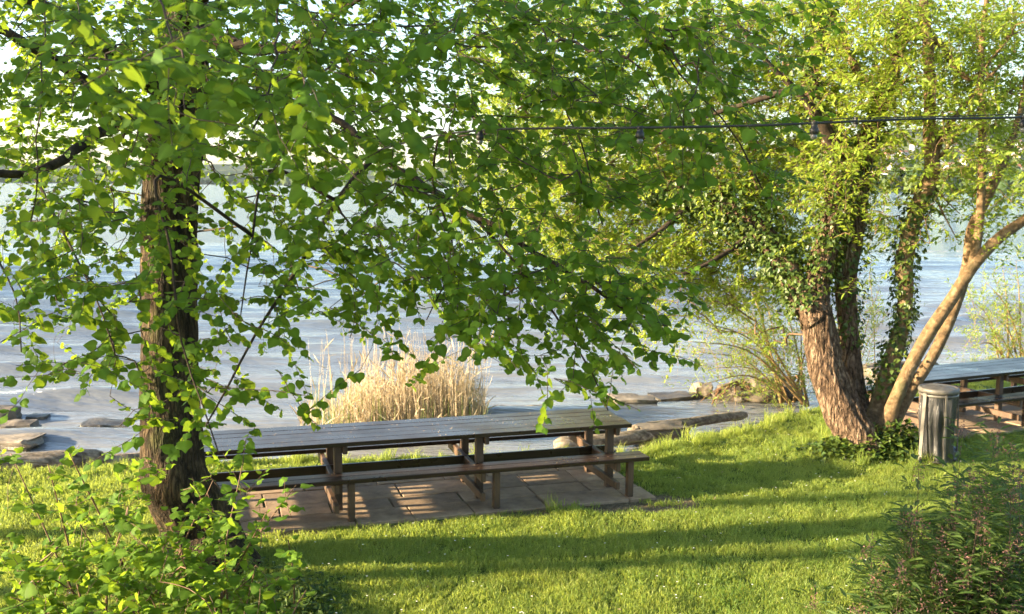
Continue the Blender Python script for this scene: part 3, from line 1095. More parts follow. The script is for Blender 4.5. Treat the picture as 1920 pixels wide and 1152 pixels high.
    shoot([(300, 330, 4.8), (320, 470, 4.5), (340, 640, 4.5), (380, 760, 4.5), (410, 850, 4.5)], 0.010, 0.003)
    shoot([(900, 420, 5.35), (990, 520, 5.1), (1060, 620, 4.95), (1110, 700, 4.85), (1140, 770, 4.8)], 0.010, 0.003)
    shoot([(820, 370, 5.55), (850, 480, 5.3), (800, 600, 5.1)], 0.008, 0.003)
    shoot([(-60, 325, 6.4), (-20, 450, 5.4), (30, 560, 4.9), (40, 660, 4.7)], 0.011, 0.003)
    g = P.g
    todo = []
    for x, y, dns in cells(LIME_NEAR):
        near_top = (x < 760 and y < 400)
        for layer in range(2):
            if near_top and layer == 0:
                lo, hi, want = (2.9, 4.2, 1.7) if 60 < x < 640 and 60 < y < 340 else (3.6, 5.2, 1.5)
            else:
                lo, hi, want = 4.5, 6.4, 1.35
                if layer == 0: lo, hi, want = 4.2, 5.2, 1.4
            if y >= 560: lo, hi = 4.4, 5.3
            dm = (lo + hi) / 2
            lsz = 0.064 if near_top and layer == 0 else 0.051
            leaf_px2 = (lsz * F_PX / dm) ** 2 * 0.42
            n = (dns / 9.0) ** 1.8 * want * 6400 / leaf_px2 / 15.0
            n = int(n) + (g.random() < n - int(n))
            for _ in range(n):
                todo.append((far(x + g.uniform(0, 80), y + g.uniform(-24, 46), g.uniform(lo, hi)), 15, lsz, 0.36))
    for x, y, dns in cells(LIME_FAR):
        n = (dns / 9.0) ** 1.3 * (2.6 if y < 300 else 1.7) * 6400 / ((0.055 * F_PX / 8.6) ** 2 * 0.42) / 13.0
        n = int(n) + (g.random() < n - int(n))
        for _ in range(n):
            dep = g.uniform(6.6, 11.0)
            todo.append((far(x + g.uniform(0, 80), y + g.uniform(-10, 60), dep), 13, 0.055, 0.42))
    # the crown beyond the picture's edges: left, above, towards the camera's left
    for _ in range(900):
        a = g.uniform(0, 6.28)
        rr = 6.3 * math.sqrt(g.random())
        z = g.uniform(3.5, 9.0)
        lim = 6.3 * math.sqrt(max(0.0, 1 - ((z - 4.8) / 5.2) ** 2))
        q = np.array([base[0] + rr * math.cos(a), base[1] + rr * math.sin(a), z])
        if rr > lim or (q[1] > 8.3 and z > 5.4): continue
        px, py, dz = to_px(q)
        if dz < 0.8 or (-140 < px < 2000 and py > -90): continue
        if np.linalg.norm(q - CAM) < 2.2: continue
        todo.append((q, 12, 0.085, 0.5))
    fork = np.array([-2.9, 8.9, 4.2])
    todo.sort(key=lambda t: np.linalg.norm(t[0] - fork))
    for q, nl, sz, ln in todo:
        P.spray(q, ln * g.uniform(0.8, 1.25), nl, sz, droop=0.10, leaf_droop=0.45, face=0.55)
    child_fix(P.twig_mesh('twigs', M['twig'], 0.0016, None, 0.42), root)
    o = P.foliage('foliage', 'lime', M['lime_leaf'], root, 300)
    o.matrix_parent_inverse = root.matrix_basis.inverted()
    return len(P.L)
N_LIME = build_lime()
print('lime leaves', N_LIME)

# ------------------------------------------------------------------ unseen tree at left, placed so its stems shade the lawn in bands
def build_shade_tree():
    base = np.array([-8.6, 7.9, 0.0])
    root = empty('unseen_shade_tree', base)
    tag(root, 'unseen two stemmed leafy tree at left, placed to shade lawn and near leaves', 'tree')
    P = Plant(303)
    g = P.g
    P.centre = base + np.array([0, 0, 6.0])
    for bx, by, tx, ty in ((-8.3, 7.45, -8.3, 6.4), (-9.3, 8.75, -9.3, 8.2)):
        W = np.array([(bx, by, -0.1, .19), (bx, by, 0.6, .14), (0.6 * bx + 0.4 * tx + 0.15, 0.6 * by + 0.4 * ty, 3.0, .12), (tx, ty, 5.5, .14), (tx, ty, 8.5, .05)])
        path = resample(W, 0.12)
        child_fix(tube_obj('trunk', path[:, :3], path[:, 3], M['lime_bark'], None, 24, rough=0.12, freq=3, ridge=0.01, seed=bx), root)
        P.limb(path[path[:, 2] > 3][::3, :3], path[path[:, 2] > 3][::3, 3])
    for i in range(560):
        u = nz(g.normal(0, 1, 3)) * g.random() ** (1 / 3)
        q = np.array([-8.5, 3.2, 5.6]) + u * np.array([2.2, 2.3, 1.6])  # main crown set apart from the stems to shade the near leaves
        if i % 4 == 0: q = np.array([-8.6, 6.9, 7.0]) + u * np.array([2.0, 2.2, 2.0])
        if i % 30 == 1: q = np.array([-8.4, 7.4, 2.0]) + u * np.array([0.6, 0.7, 1.3])
        P.spray(q, 0.6, 14, 0.10, droop=0.2)
    child_fix(P.twig_mesh('twigs', M['twig'], 0.002, None, 0.42), root)
    o = P.foliage('foliage', 'lime', M['lime_leaf'], root)
    o.matrix_parent_inverse = root.matrix_basis.inverted()
build_shade_tree()

# ------------------------------------------------------------------ sucker shrub at the foot of the lime
SHRUB = ["110000000000000000000000",
         "222333100000000000000000",
         "145555200000000000000000",
         "577887400000000000000000",
         "899998610000000000000000",
         "899999720000000000000000"]


def build_suckers():
    base = np.array([-2.35, 6.5, 0.0])
    root = empty('leafy_shrub', base)
    tag(root, 'bright green leafy shrub of upright shoots below the big tree trunk', 'shrub')
    P = Plant(55)
    g = P.g
    tops = [(20, 850), (90, 870), (130, 850), (150, 985), (240, 950), (300, 1000), (360, 940), (400, 900), (455, 870), (500, 960), (555, 910), (540, 1010), (60, 1060), (200, 1060), (330, 1070), (480, 1060), (20, 1120)]
    for px, py in tops:
        d = g.uniform(5.7, 6.7)
        tip = far(px, py, d)
        b = base + np.array([g.uniform(-0.75, 0.7), g.uniform(-0.5, 0.5), -0.02])
        b[0] = 0.55 * b[0] + 0.45 * tip[0]
        mid = (b + tip) / 2 + np.array([g.uniform(-.1, .1), g.uniform(-.1, .1), 0.15])
        path = resample(np.array([b, mid, tip]), 0.12)
        rad = np.linspace(0.011, 0.003, len(path))
        ob = tube_obj('stem', path, rad, M['sucker_twig'], None, 6, rough=0.1, freq=8)
        child_fix(ob, root)
        P.limb(path[1:], rad[1:])
        m = int(len(path) * 0.62)
        for i in range(m, len(path), 2):
            y = nz(g.normal(0, 1, 3) * np.array([1, 1, .4]) + np.array([0, 0, 0.1]))
            P.L.append((path[i] + y * 0.03, y, nz(np.array([0, 0, 1]) + g.normal(0, .4, 3)), 0.075 * g.uniform(.6, 1.1)))
    for x, y, dns in cells(SHRUB, 0, 800):
        n = (dns / 9.0) ** 1.4 * 5.0 * 6400 / ((0.078 * F_PX / 6.1) ** 2 * 0.42) / 8.0
        n = int(n) + (g.random() < n - int(n))
        for _ in range(n):
            q = far(x + g.uniform(0, 80), y + g.uniform(0, 80), g.uniform(5.5, 6.9))
            if q[2] < 0.1: continue
            P.spray(q, g.uniform(0.2, 0.34), 10, 0.068, droop=-0.1, upright=0.45, arch=-0.05, up_pen=0.0, root_w=0.05, leaf_droop=0.3, leaf_side=1.0)
    child_fix(P.twig_mesh('twigs', M['sucker_twig'], 0.0015, None, 0.42), root)
    o = P.foliage('foliage', 'lime', M['sucker_leaf'], root, 300)
    o.matrix_parent_inverse = root.matrix_basis.inverted()
build_suckers()

# ------------------------------------------------------------------ dark shrub with brown-pink flower heads, bottom right
SPIREA = ["000000000000000000000012",
          "000000000000000000000135",
          "000000000000000000000478",
          "000000000000000000004899",
          "000000000000000000017999",
          "000000000000000000028999"]


def build_spirea():
    base = np.array([2.75, 5.9, 0.0])
    root = empty('flowering_shrub', base)
    tag(root, 'dark green shrub with brownish pink flower heads in the lower right corner', 'shrub')
    P = Plant(77)
    g = P.g
    heads = []
    for x, y, dns in cells(SPIREA, 0, 800):
        if x < 1500: continue
        n = (dns / 9.0) ** 1.1 * 17
        n = int(n) + (g.random() < n - int(n))
        for _ in range(n):
            tip = far(x + g.uniform(0, 80), y + g.uniform(-10, 70), g.uniform(5.2, 6.6))
            if tip[2] < 0.15: continue
            b = np.array([0.5 * tip[0] + 0.5 * base[0] + g.uniform(-.3, .3), 0.7 * tip[1] + 0.3 * base[1], -0.02])
            path = resample(np.array([b, (b + tip) / 2 + g.normal(0, .05, 3), tip]), 0.1)
            P.limb(path, np.linspace(0.0032, 0.0014, len(path)), prism=True)
            lo = max(1, int(len(path) * 0.25))
            for i in range(lo, len(path)):
                for _k in range(11):
                    a = g.uniform(0, 6.28)
                    yv = nz(np.array([math.cos(a), math.sin(a), g.uniform(-.1, .6)]))
                    P.L.append((path[i] + yv * g.uniform(0.01, 0.10) + np.array([0, 0, g.uniform(-.05, .05)]), yv, nz(np.array([0, 0, 1]) + g.normal(0, .35, 3)), 0.092 * g.uniform(.6, 1.2)))
            heads.append(tip)
    # a few low brown seedlings in the grass before it
    child_fix(P.twig_mesh('stems', M['twig'], 0.0010, None, 0.2), root)
    o = P.foliage('foliage', 'lance', M['spirea_leaf'], root, 300)
    o.matrix_parent_inverse = root.matrix_basis.inverted()
    for h in heads[::1][:220]:
        n = 60
        q = g.normal(0, 1, (n, 3)) * np.array([0.028, 0.028, 0.04])
        t = (q[:, 2] + 0.08) / 0.16
        q[:, :2] *= np.clip(1.3 - t, 0.3, 1.2)[:, None]
        V, Fc, rv = leaf_cloud(h + q, nz(g.normal(0, 1, (n, 3)) + [0, 0, .5]), nz(g.normal(0, 1, (n, 3))), g.uniform(.010, .018, n), 'oval', g.random(n))
        ob = link('flower_head', np_mesh('flower_head', V, [Fc], M['bud'], False, {'rnd': rv}))
        child_fix(ob, root)
        tag(ob, kind='stuff')
build_spirea()

# ------------------------------------------------------------------ the many-stemmed tree on the right
WILLOW = ["000000000004455566787767",
          "000000000004455566776667",
          "000000000004566677786456",
          "000000000004677777785345",
          "000000000003688888642133",
          "000000000002588887442111",
          "000000000000067775410000",
          "000000000000001212000000"]


def build_willow():
    base = np.array([4.62, 13.4, 0.0])
    root = empty('many_stemmed_tree', base)
    tag(root, 'many stemmed tree with ivy and sunlit bark leaning over the water', 'tree')
    P = Plant(202)
    g = P.g
    ivy = []

    def stem(pts, name='stem', mat='smooth_bark', segs=20, ridge=0.0, iv=None, joined=False):
        """pts: (px, py, distance, width in pixels)"""
        if joined and name == 'branch' and pts[-1][0] < 1450: mat = 'lime_branch'
        W = np.array([(*far(p[0], p[1], p[2]), p[3] / F_PX * p[2] / 2) for p in pts])
        par = -1
        if joined:
            par = P.nearest(W[0, :3], 0, 0)
            W[0, :3] = P.pos[par]
        path = resample(W, 0.06)
        path[:, :3] += np.array([mnoise.noise_vector(Vector(p) * 1.3) for p in path[:, :3]]) * 0.02
        ob = tube_obj(name, path[:, :3], path[:, 3], M[mat], None, segs, rough=0.14, freq=4.0, ridge=ridge, seed=pts[0][0] * 0.1)
        child_fix(ob, root)
        P.limb(path[4::4, :3], path[4::4, 3], par)
        if iv:
            a, b, dens, thick = iv
            m = (np.linspace(0, 1, len(path)) >= a) & (np.linspace(0, 1, len(path)) <= b)
            ivy.append((path[m], dens, thick))
    # leaning main trunk and its ivy-hung upper stem
    stem([(1616, 850, 13.35, 100), (1602, 815, 13.35, 74), (1578, 770, 13.4, 68), (1551, 700, 13.5, 60), (1538, 640, 13.6, 57), (1530, 590, 13.6, 52), (1530, 540, 13.7, 44), (1545, 480, 13.7, 42), (1560, 420, 13.7, 38), (1566, 360, 13.7, 36), (1580, 310, 13.7, 44), (1555, 255, 13.7, 36), (1530, 215, 13.7, 30), (1518, 150, 13.8, 24), (1535, 70, 13.9, 20), (1540, -60, 14, 16), (1545, -260, 14.2, 8)],
         'trunk', 'willow_bark', 64, 0.026, (0.28, 0.75, 3000, 0.12))
    # bent ivy limb over the water
    stem([(1532, 600, 13.6, 60), (1500, 555, 13.7, 50), (1470, 500, 13.9, 46), (1430, 440, 14.1, 42), (1370, 395, 14.3, 36), (1300, 372, 14.5, 28), (1225, 360, 14.7, 20), (1130, 380, 15, 13), (1060, 400, 15.2, 7)],
         'limb', 'willow_bark', 18, 0.008, (0.05, 0.72, 3900, 0.26), True)
    # second stem, dark, behind the trunk
    stem([(1618, 835, 13.6, 70), (1610, 760, 13.8, 42), (1598, 680, 13.9, 36), (1590, 600, 14.0, 34), (1588, 520, 14.0, 40), (1600, 440, 14.0, 38), (1612, 350, 14.0, 36), (1628, 260, 14.0, 32), (1660, 170, 14.0, 28), (1690, 60, 14, 22), (1700, -120, 14.1, 15), (1690, -300, 14.2, 7)],
         'stem', 'willow_bark', 20, 0.006, (0.15, 0.7, 1300, 0.12))
    # third stem
    stem([(1640, 815, 13.5, 52), (1652, 760, 13.6, 38), (1672, 680, 13.7, 33), (1690, 610, 13.8, 30), (1697, 540, 13.8, 28), (1694, 500, 13.8, 32), (1708, 440, 13.8, 30), (1728, 375, 13.8, 30), (1748, 320, 13.8, 30), (1744, 260, 13.8, 24), (1742, 180, 13.8, 21), (1738, 80, 13.8, 19), (1730, -40, 13.9, 15), (1735, -260, 14, 8)],
         'stem', 'smooth_bark', 20, 0.0, (0.06, 0.42, 1500, 0.07))
    # fourth stem, leaning right
    stem([(1652, 830, 13.3, 46), (1672, 770, 13.3, 28), (1700, 700, 13.3, 25), (1740, 630, 13.3, 24), (1785, 560, 13.3, 23), (1830, 490, 13.3, 22), (1875, 445, 13.3, 21), (1925, 408, 13.3, 18), (1990, 340, 13.3, 14), (2060, 220, 13.3, 9)], 'stem')
    stem([(1660, 810, 13.6, 44), (1706, 735, 13.6, 22), (1757, 655, 13.6, 21), (1790, 575, 13.6, 22), (1812, 505, 13.6, 20), (1822, 430, 13.6, 19), (1850, 370, 13.6, 18), (1878, 310, 13.6, 16), (1905, 240, 13.6, 13), (1925, 130, 13.7, 10), (1930, -60, 13.8, 6)], 'stem')
    stem([(1828, 492, 13.3, 18), (1833, 440, 13.35, 17), (1838, 360, 13.4, 15), (1842, 250, 13.5, 14), (1838, 130, 13.6, 12), (1850, 0, 13.7, 9), (1860, -160, 13.8, 5)], 'branch', segs=12, joined=True)
    stem([(1750, 312, 13.8, 16), (1765, 262, 13.8, 13), (1790, 220, 13.8, 11), (1815, 190, 13.8, 9), (1880, 120, 13.8, 6)], 'branch', segs=10, joined=True)
    stem([(1750, 318, 13.8, 9), (1775, 280, 13.7, 7), (1800, 238, 13.6, 5), (1806, 225, 13.6, 3)], 'branch', segs=8, joined=True)
    stem([(1580, 300, 13.7, 28), (1560, 262, 13.5, 26), (1548, 240, 13.4, 23), (1500, 180, 13.3, 14), (1440, 120, 13.2, 10), (1380, 40, 13.1, 7)], 'branch', segs=10, joined=True)
    stem([(1690, 60, 14, 20), (1760, 80, 13.9, 14), (1790, 130, 13.8, 12), (1830, 145, 13.7, 10), (1900, 60, 13.6, 7)], 'branch', segs=10, joined=True)
    stem([(1640, 190, 14, 18), (1600, 120, 14.2, 14), (1570, 40, 14.4, 10), (1500, -60, 14.6, 6)], 'branch', segs=10, joined=True)
    stem([(1300, 372, 14.5, 14), (1240, 430, 14.3, 9), (1180, 470, 14.2, 6)], 'branch', segs=8, joined=True)
    stem([(1430, 440, 14.1, 16), (1360, 475, 13.9, 10), (1290, 512, 13.8, 7), (1268, 510, 13.8, 5)], 'branch', segs=8, joined=True)
    stem([(1500, 180, 13.3, 12), (1380, 200, 13.6, 9), (1260, 240, 14, 7), (1150, 280, 14.3, 5)], 'branch', segs=8, joined=True)
    # bare hanging twigs
    stem([(1740, 350, 13.8, 6), (1765, 390, 13.7, 4), (1780, 420, 13.7, 2.5), (1794, 448, 13.7, 1.5)], 'branch', segs=6, joined=True)
    stem([(1742, 352, 13.8, 5), (1775, 375, 13.7, 3), (1800, 400, 13.7, 1.5)], 'branch', segs=6, joined=True)

    todo = []
    for x, y, dns in cells(WILLOW):
        if x + 80 < 880: continue
        n = (dns / 9.0) ** 1.1 * 24 * 6400 / 62 / 18.0
        n = int(n) + (g.random() < n - int(n))
        while n > 0:
            m = min(n, int(g.integers(3, 8)))
            dl, dh = (14.2, 17.0) if x < 1480 else (12.6, 16.2)
            c = far(x + g.uniform(0, 80), y + g.uniform(0, 80), g.uniform(dl, dh))
            for _ in range(m):
                todo.append(c + g.normal(0, 1, 3) * np.array([.24, .24, .15]))
            n -= m
    for _ in range(700):                       # crown outside the frame
        q = np.array([base[0] + g.normal(0.5, 2.6), base[1] + g.normal(0.5, 1.6), g.uniform(3.5, 9.0)])
        px, py, dz = to_px(q)
        if px < 1930 and py > -30: continue
        todo.append(q)
    c0 = np.array([5.0, 13.6, 3.0])
    todo.sort(key=lambda q: np.linalg.norm(q - c0))
    for q in todo:
        P.spray(q, g.uniform(0.35, 0.62), 18, 0.092, droop=0.15, upright=0.15, arch=0.05, up_pen=0.1, root_w=0.12, leaf_droop=0.25, node_step=0.3)
    child_fix(P.twig_mesh('twigs', M['willow_twig'], 0.0015, None, 0.42), root)
    o = P.foliage('foliage', 'oval', M['willow_leaf'], root)
    o.matrix_parent_inverse = root.matrix_basis.inverted()
    # ivy
    PP, YY, NN, SS = [], [], [], []
    for path, dens, thick in ivy:
        L = np.sum(np.linalg.norm(np.diff(path[:, :3], axis=0), axis=1))
        n = int(dens)
        i = g.integers(0, len(path), n)
        clump = np.array([mnoise.noise(Vector(p) * 2.3) for p in path[:, :3]])
        a = g.uniform(0, 6.28, n)
        t = nz(np.gradient(path[:, :3], axis=0))[i]
        u = nz(np.cross(t, [0.1, 0.9, 0.3]))
        w = np.cross(t, u)
        out = np.cos(a)[:, None] * u + np.sin(a)[:, None] * w
        rad = path[i, 3] + np.abs(g.normal(0, 1, n)) * thick * np.clip(0.75 + clump[i], 0.15, 1.8) * 0.75
        PP.append(path[i, :3] + out * rad[:, None] + g.normal(0, 0.03, (n, 3)))
        YY.append(nz(out * 0.45 + np.array([0, 0, -0.7]) + g.normal(0, 0.45, (n, 3))))
        NN.append(nz(out + np.array([0, 0, 0.4]) + g.normal(0, 0.35, (n, 3))))
        SS.append(g.uniform(0.045, 0.085, n))
    PP, YY, NN, SS = map(np.concatenate, (PP, YY, NN, SS))
    V, Fc, rv = leaf_cloud(PP, YY, NN, SS, 'ivy', g.random(len(PP)))
    ob = link('ivy', np_mesh('ivy', V, [Fc], M['ivy_leaf'], False, {'rnd': rv}))
    child_fix(ob, root)
    tag(ob, 'dark glossy ivy covering the stems', kind='stuff')
build_willow()


# ------------------------------------------------------------------ young willows at the water's edge
def osier(name, label, base, tips, leaf, n_spray, seed, spread_px, twig_r=0.012, group=None):
    root = empty(name, base)
    tag(root, label, 'shrub', group)
    P = Plant(seed)
    g = P.g
    for px, py, d in tips:
        tip = far(px, py, d)
        b = np.array(base) + np.array([g.uniform(-.25, .25), g.uniform(-.2, .2), -0.15])
        ln = np.linalg.norm(tip - b)
        mid = (b + tip) / 2 + np.array([0, 0, 0.14 * ln])
        path = resample(np.array([b, mid, tip]), 0.15)
        rad = np.linspace(twig_r * g.uniform(.6, 1.6), 0.004, len(path))
        ob = tube_obj('stem', path, rad, M['osier_twig'], None, 7, rough=0.1, freq=6)
        child_fix(ob, root)
        ids = P.limb(path[1:], rad[1:])
        for _ in range(n_spray):
            i = g.integers(int(len(path) * 0.3), len(path))
            q = path[i] + g.normal(0, 1, 3) * spread_px
            P.spray(q, g.uniform(.3, .55), 13, leaf, droop=-0.1, upright=0.25, arch=0.0, up_pen=0, root_w=0.02, out=tip - b, leaf_droop=0.1, leaf_side=0.6)
    child_fix(P.twig_mesh('twigs', M['osier_twig'], 0.0013, None, 0.4), root)
    o = P.foliage('foliage', 'lance', M['young_willow_leaf'], root)
    o.matrix_parent_inverse = root.matrix_basis.inverted()

b1 = at(1490, 742, -0.25)
osier('young_willow', 'feathery yellow green young willow rising from the root covered bank', b1,
      [(1300, 600, 17.2), (1330, 560, 17.6), (1355, 525, 18), (1385, 500, 18.2), (1420, 520, 18.4), (1310, 660, 17.3), (1290, 640, 17.0), (1340, 690, 17.5), (1460, 560, 18.6), (1500, 580, 18.6), (1525, 620, 18.4), (1380, 600, 18), (1370, 640, 17.8), (1320, 720, 17.3)], 0.092, 32, 31, 0.27, 0.024)
b2 = at(1903, 676, -0.5)
osier('young_willow', 'pale yellow green willow shrub in the water beyond the farther table', b2,
      [(1815, 560, 22.5), (1830, 620, 22.3), (1850, 530, 22.8), (1880, 500, 23), (1905, 490, 23), (1835, 590, 22.5), (1940, 520, 23.2), (1960, 570, 23), (1870, 600, 22.6), (1820, 650, 22.4)], 0.11, 28, 32, 0.3, 0.022)
b3 = at(1612, 722, -0.3)
osier('young_willow', 'thin sparse willow shoots between the stems of the ivy covered tree', b3,
      [(1605, 520, 18.3), (1630, 510, 18.4), (1650, 540, 18.3), (1660, 590, 18.3), (1598, 590, 18.2), (1640, 620, 18.2)], 0.1, 11, 33, 0.18, 0.007)


# ------------------------------------------------------------------ reeds
def build_reeds():
    g = np.random.default_rng(41)
    root = empty('reed_clump', at(750, 815, -0.45))
    tag(root, 'clump of dry straw coloured reeds standing in the water behind the table', 'reeds')
    A, B, ra, rb, rn = [], [], [], [], []
    PP, YY, NN, SS = [], [], [], []
    n = 2100
    for i in range(n):
        t = g.beta(1.7, 1.4)
        px = 625 + t * 285 if i % 14 else g.uniform(560, 700)
        py = 790 + g.uniform(0, 42)
        b = at(px, py, -0.5)
        prof = np.interp(px, [540, 620, 680, 760, 830, 880, 915], [0.4, 0.75, 1.1, 1.3, 1.35, 1.15, 0.8])
        h = prof * g.beta(2.0, 1.9) * 0.98 + 0.06
        if g.random() < 0.06: h = g.uniform(1.2, 1.75)
        lean = g.normal(0, 0.045, 2)
        m = b + np.array([lean[0] * h * .4, lean[1] * h * .4, h * .55])
        e = b + np.array([lean[0] * h * 1.3, lean[1] * h * 1.3, h])
        r = g.uniform(0.0028, 0.0055)
        A += [b, m]; B += [m, e]; ra += [r, r * .8]; rb += [r * .8, r * .35]
        rn += [g.random()] * 2
        for _ in range(1):
            f = g.uniform(.25, 1.0)
            a = g.uniform(0, 6.28)
            PP.append(b + (e - b) * f)
            YY.append(nz(np.array([math.cos(a), math.sin(a), g.uniform(0.2, 2.6)])))
            NN.append(nz(g.normal(0, 1, 3)))
            SS.append(g.uniform(.14, .32))
    V, Q = prisms(np.array(A), np.array(B), np.array(ra), np.array(rb), 4)
    o = link('stems', np_mesh('stems', V, [Q], M['reed'], False, {'rnd': np.repeat(rn, 8)}))
    child_fix(o, root)
    tag(o, kind='stuff')
    v0, f0 = leaf_template('lance')
    V, Fc, rv = leaf_cloud(np.array(PP), np.array(YY), np.array(NN), np.array(SS), 'lance', g.random(len(PP)))
    # narrow the blades
    c = np.repeat(np.array(PP), len(v0), 0)
    yv = np.repeat(nz(np.array(YY)), len(v0), 0)
    d = V - c
    al = (d * yv).sum(1, keepdims=True) * yv
    V = c + al + (d - al) * 0.3
    o = link('dry_leaves', np_mesh('dry_leaves', V, [Fc], M['reed'], False, {'rnd': rv}))
    child_fix(o, root)
    tag(o, kind='stuff')
    n = 420
    px, py = g.uniform(590, 905, n), g.uniform(795, 835, n)
    b = np.array([at(x, y, -0.5) for x, y in zip(px, py)])
    e = b + np.stack([g.normal(0, .06, n), g.normal(0, .05, n), g.uniform(.3, .8, n)], 1)
    V, Q = prisms(b, e, np.full(n, .006), np.full(n, .0015), 4)
    o = link('green_shoots', np_mesh('green_shoots', V, [Q], M['reed_green'], False, {'rnd': np.repeat(g.random(n), 8)}))
    child_fix(o, root)
    tag(o, kind='stuff')
build_reeds()

# ------------------------------------------------------------------ rocks, logs, roots along the shore
def rock(label, px, py, z, size, mat='rock', rz=0.0, seed=1, name='shore_rock', cut=0.5):
    bm = bmesh.new()
    bmesh.ops.create_cube(bm, size=1)
    bmesh.ops.subdivide_edges(bm, edges=bm.edges[:], cuts=7, use_grid_fill=True)
    r = random.Random(seed)
    ph = r.uniform(0, 50)
    for v in bm.verts:
        p = v.co.copy()
        q = p.normalized() * 0.62
        p = p.lerp(q, cut * 0.5)
        n = mnoise.fractal(Vector((p.x * 1.9 + ph, p.y * 1.9, p.z * 1.3)), 1.0, 2.0, 4)
        lay = mnoise.noise((ph, 0.3, p.z * 7))
        p *= 1 + 0.24 * n
        p.x += 0.07 * lay
        p.y += 0.07 * lay
        v.co = Vector((p.x * size[0], p.y * size[1], p.z * size[2]))
    me = bpy.data.meshes.new(name)
    bm.to_mesh(me)
    bm.free()
    me.materials.append(M[mat])
    for f in me.polygons: f.use_smooth = True
    me.set_sharp_from_angle(angle=math.radians(32))
    o = link(name, me)
    q = at(px, py, z)
    o.location = (q[0], q[1], z + size[2] * 0.18)
    o.rotation_euler = (r.uniform(-.05, .05), r.uniform(-.05, .05), rz)
    return tag(o, label, 'rock', 'rocks along the shore')

rock('pale blocky rock in the water, right of the hanging leaves', 1190, 768, -0.5, (0.86, 0.5, 0.34), 'rock', 0.25, 1)
rock('low flat rock ledge linking the blocky rock to the root bank', 1266, 752, -0.52, (0.85, 0.5, 0.2), 'rock_dark', 0.3, 2)
rock('pale upright rock at the tip of the root bank', 1316, 746, -0.5, (0.36, 0.4, 0.38), 'rock', 0.1, 3)
rock('small pale rock just behind the far edge of the tabletop', 1003, 776, -0.5, (0.36, 0.3, 0.2), 'rock', 0.4, 4)
rock('dark wet rock beside the right edge of the reeds', 925, 782, -0.52, (0.45, 0.4, 0.24), 'rock_dark', 0.1, 5)
rock('long flat wet rock behind the tabletop between two others', 960, 780, -0.53, (0.55, 0.35, 0.2), 'rock_dark', 0.2, 6)
rock('brown blocky rock in the water at the left edge', 8, 792, -0.5, (0.5, 0.4, 0.36), 'rock_dark', 0.2, 7)
rock('rounded brown rock lying in the water at the left edge', 30, 812, -0.5, (0.62, 0.4, 0.26), 'rock_dark', 0.1, 8)
rock('broad pale flat rock nearest the left shore', 22, 842, -0.5, (0.85, 0.5, 0.28), 'rock', -0.1, 9)
rock('thin flat rock tip poking out of the water at left', 72, 790, -0.52, (0.32, 0.3, 0.16), 'rock_dark', 0.1, 10)
rock('submerged flat rock breaking the surface left of the trunk', 200, 806, -0.55, (0.75, 0.45, 0.2), 'rock_dark', 0.1, 11)
rock('farthest small dark rock at the left edge', 12, 752, -0.52, (0.4, 0.3, 0.18), 'rock_dark', 0.3, 12)
rock('pale rock between the stems of the ivy covered tree', 1648, 712, -0.5, (0.5, 0.45, 0.34), 'rock', 0.3, 13)
rock('brown layered rock in the bank beside the table end', 1240, 822, -0.38, (0.8, 0.45, 0.3), 'rock_dark', 0.35, 14)
rock('small pale stone under the end of the far bench', 1135, 818, -0.3, (0.42, 0.3, 0.3), 'rock', 0.3, 15)


def log(label, pts, r0, r1, mat='driftwood', seed=1.0, name='driftwood_log'):
    W = np.array([at(px, py, z) for px, py, z in pts])
    path = resample(W, 0.06)
    t = np.linspace(0, 1, len(path))
    rad = (r0 + (r1 - r0) * t) * (1 - 0.5 * np.clip(np.abs(t - .5) * 2 - .9, 0, .1) / .1)
    o = tube_obj(name, path - path[0], rad, M[mat], None, 20, rough=0.35, freq=2.5, ridge=0.012, seed=seed)
    o.location = path[0]
    return tag(o, label, 'log', 'driftwood along the shore')

log('thick weathered log lying along the lawn edge at left', [(-60, 884, -0.2), (40, 872, -0.2), (120, 866, -0.2), (200, 862, -0.24)], 0.17, 0.11, 'driftwood', 3)
log('thin pale log on the lawn edge just left of the trunk', [(150, 868, -0.3), (230, 862, -0.28), (330, 852, -0.28), (420, 848, -0.3)], 0.07, 0.07, 'driftwood', 5)
log('brown weathered log in the bank right of the table', [(1180, 808, -0.3), (1240, 800, -0.3), (1310, 790, -0.3), (1400, 778, -0.32)], 0.085, 0.06, 'driftwood', 8)
log('low driftwood log behind the far bench', [(1040, 836, -0.3), (1120, 828, -0.28), (1200, 820, -0.28), (1270, 806, -0.3)], 0.11, 0.08, 'driftwood', 12)
log('dark driftwood log in the water behind the ivy covered stems', [(1608, 700, -0.42), (1650, 694, -0.4), (1700, 690, -0.42), (1760, 688, -0.46)], 0.17, 0.10, 'driftwood', 15)


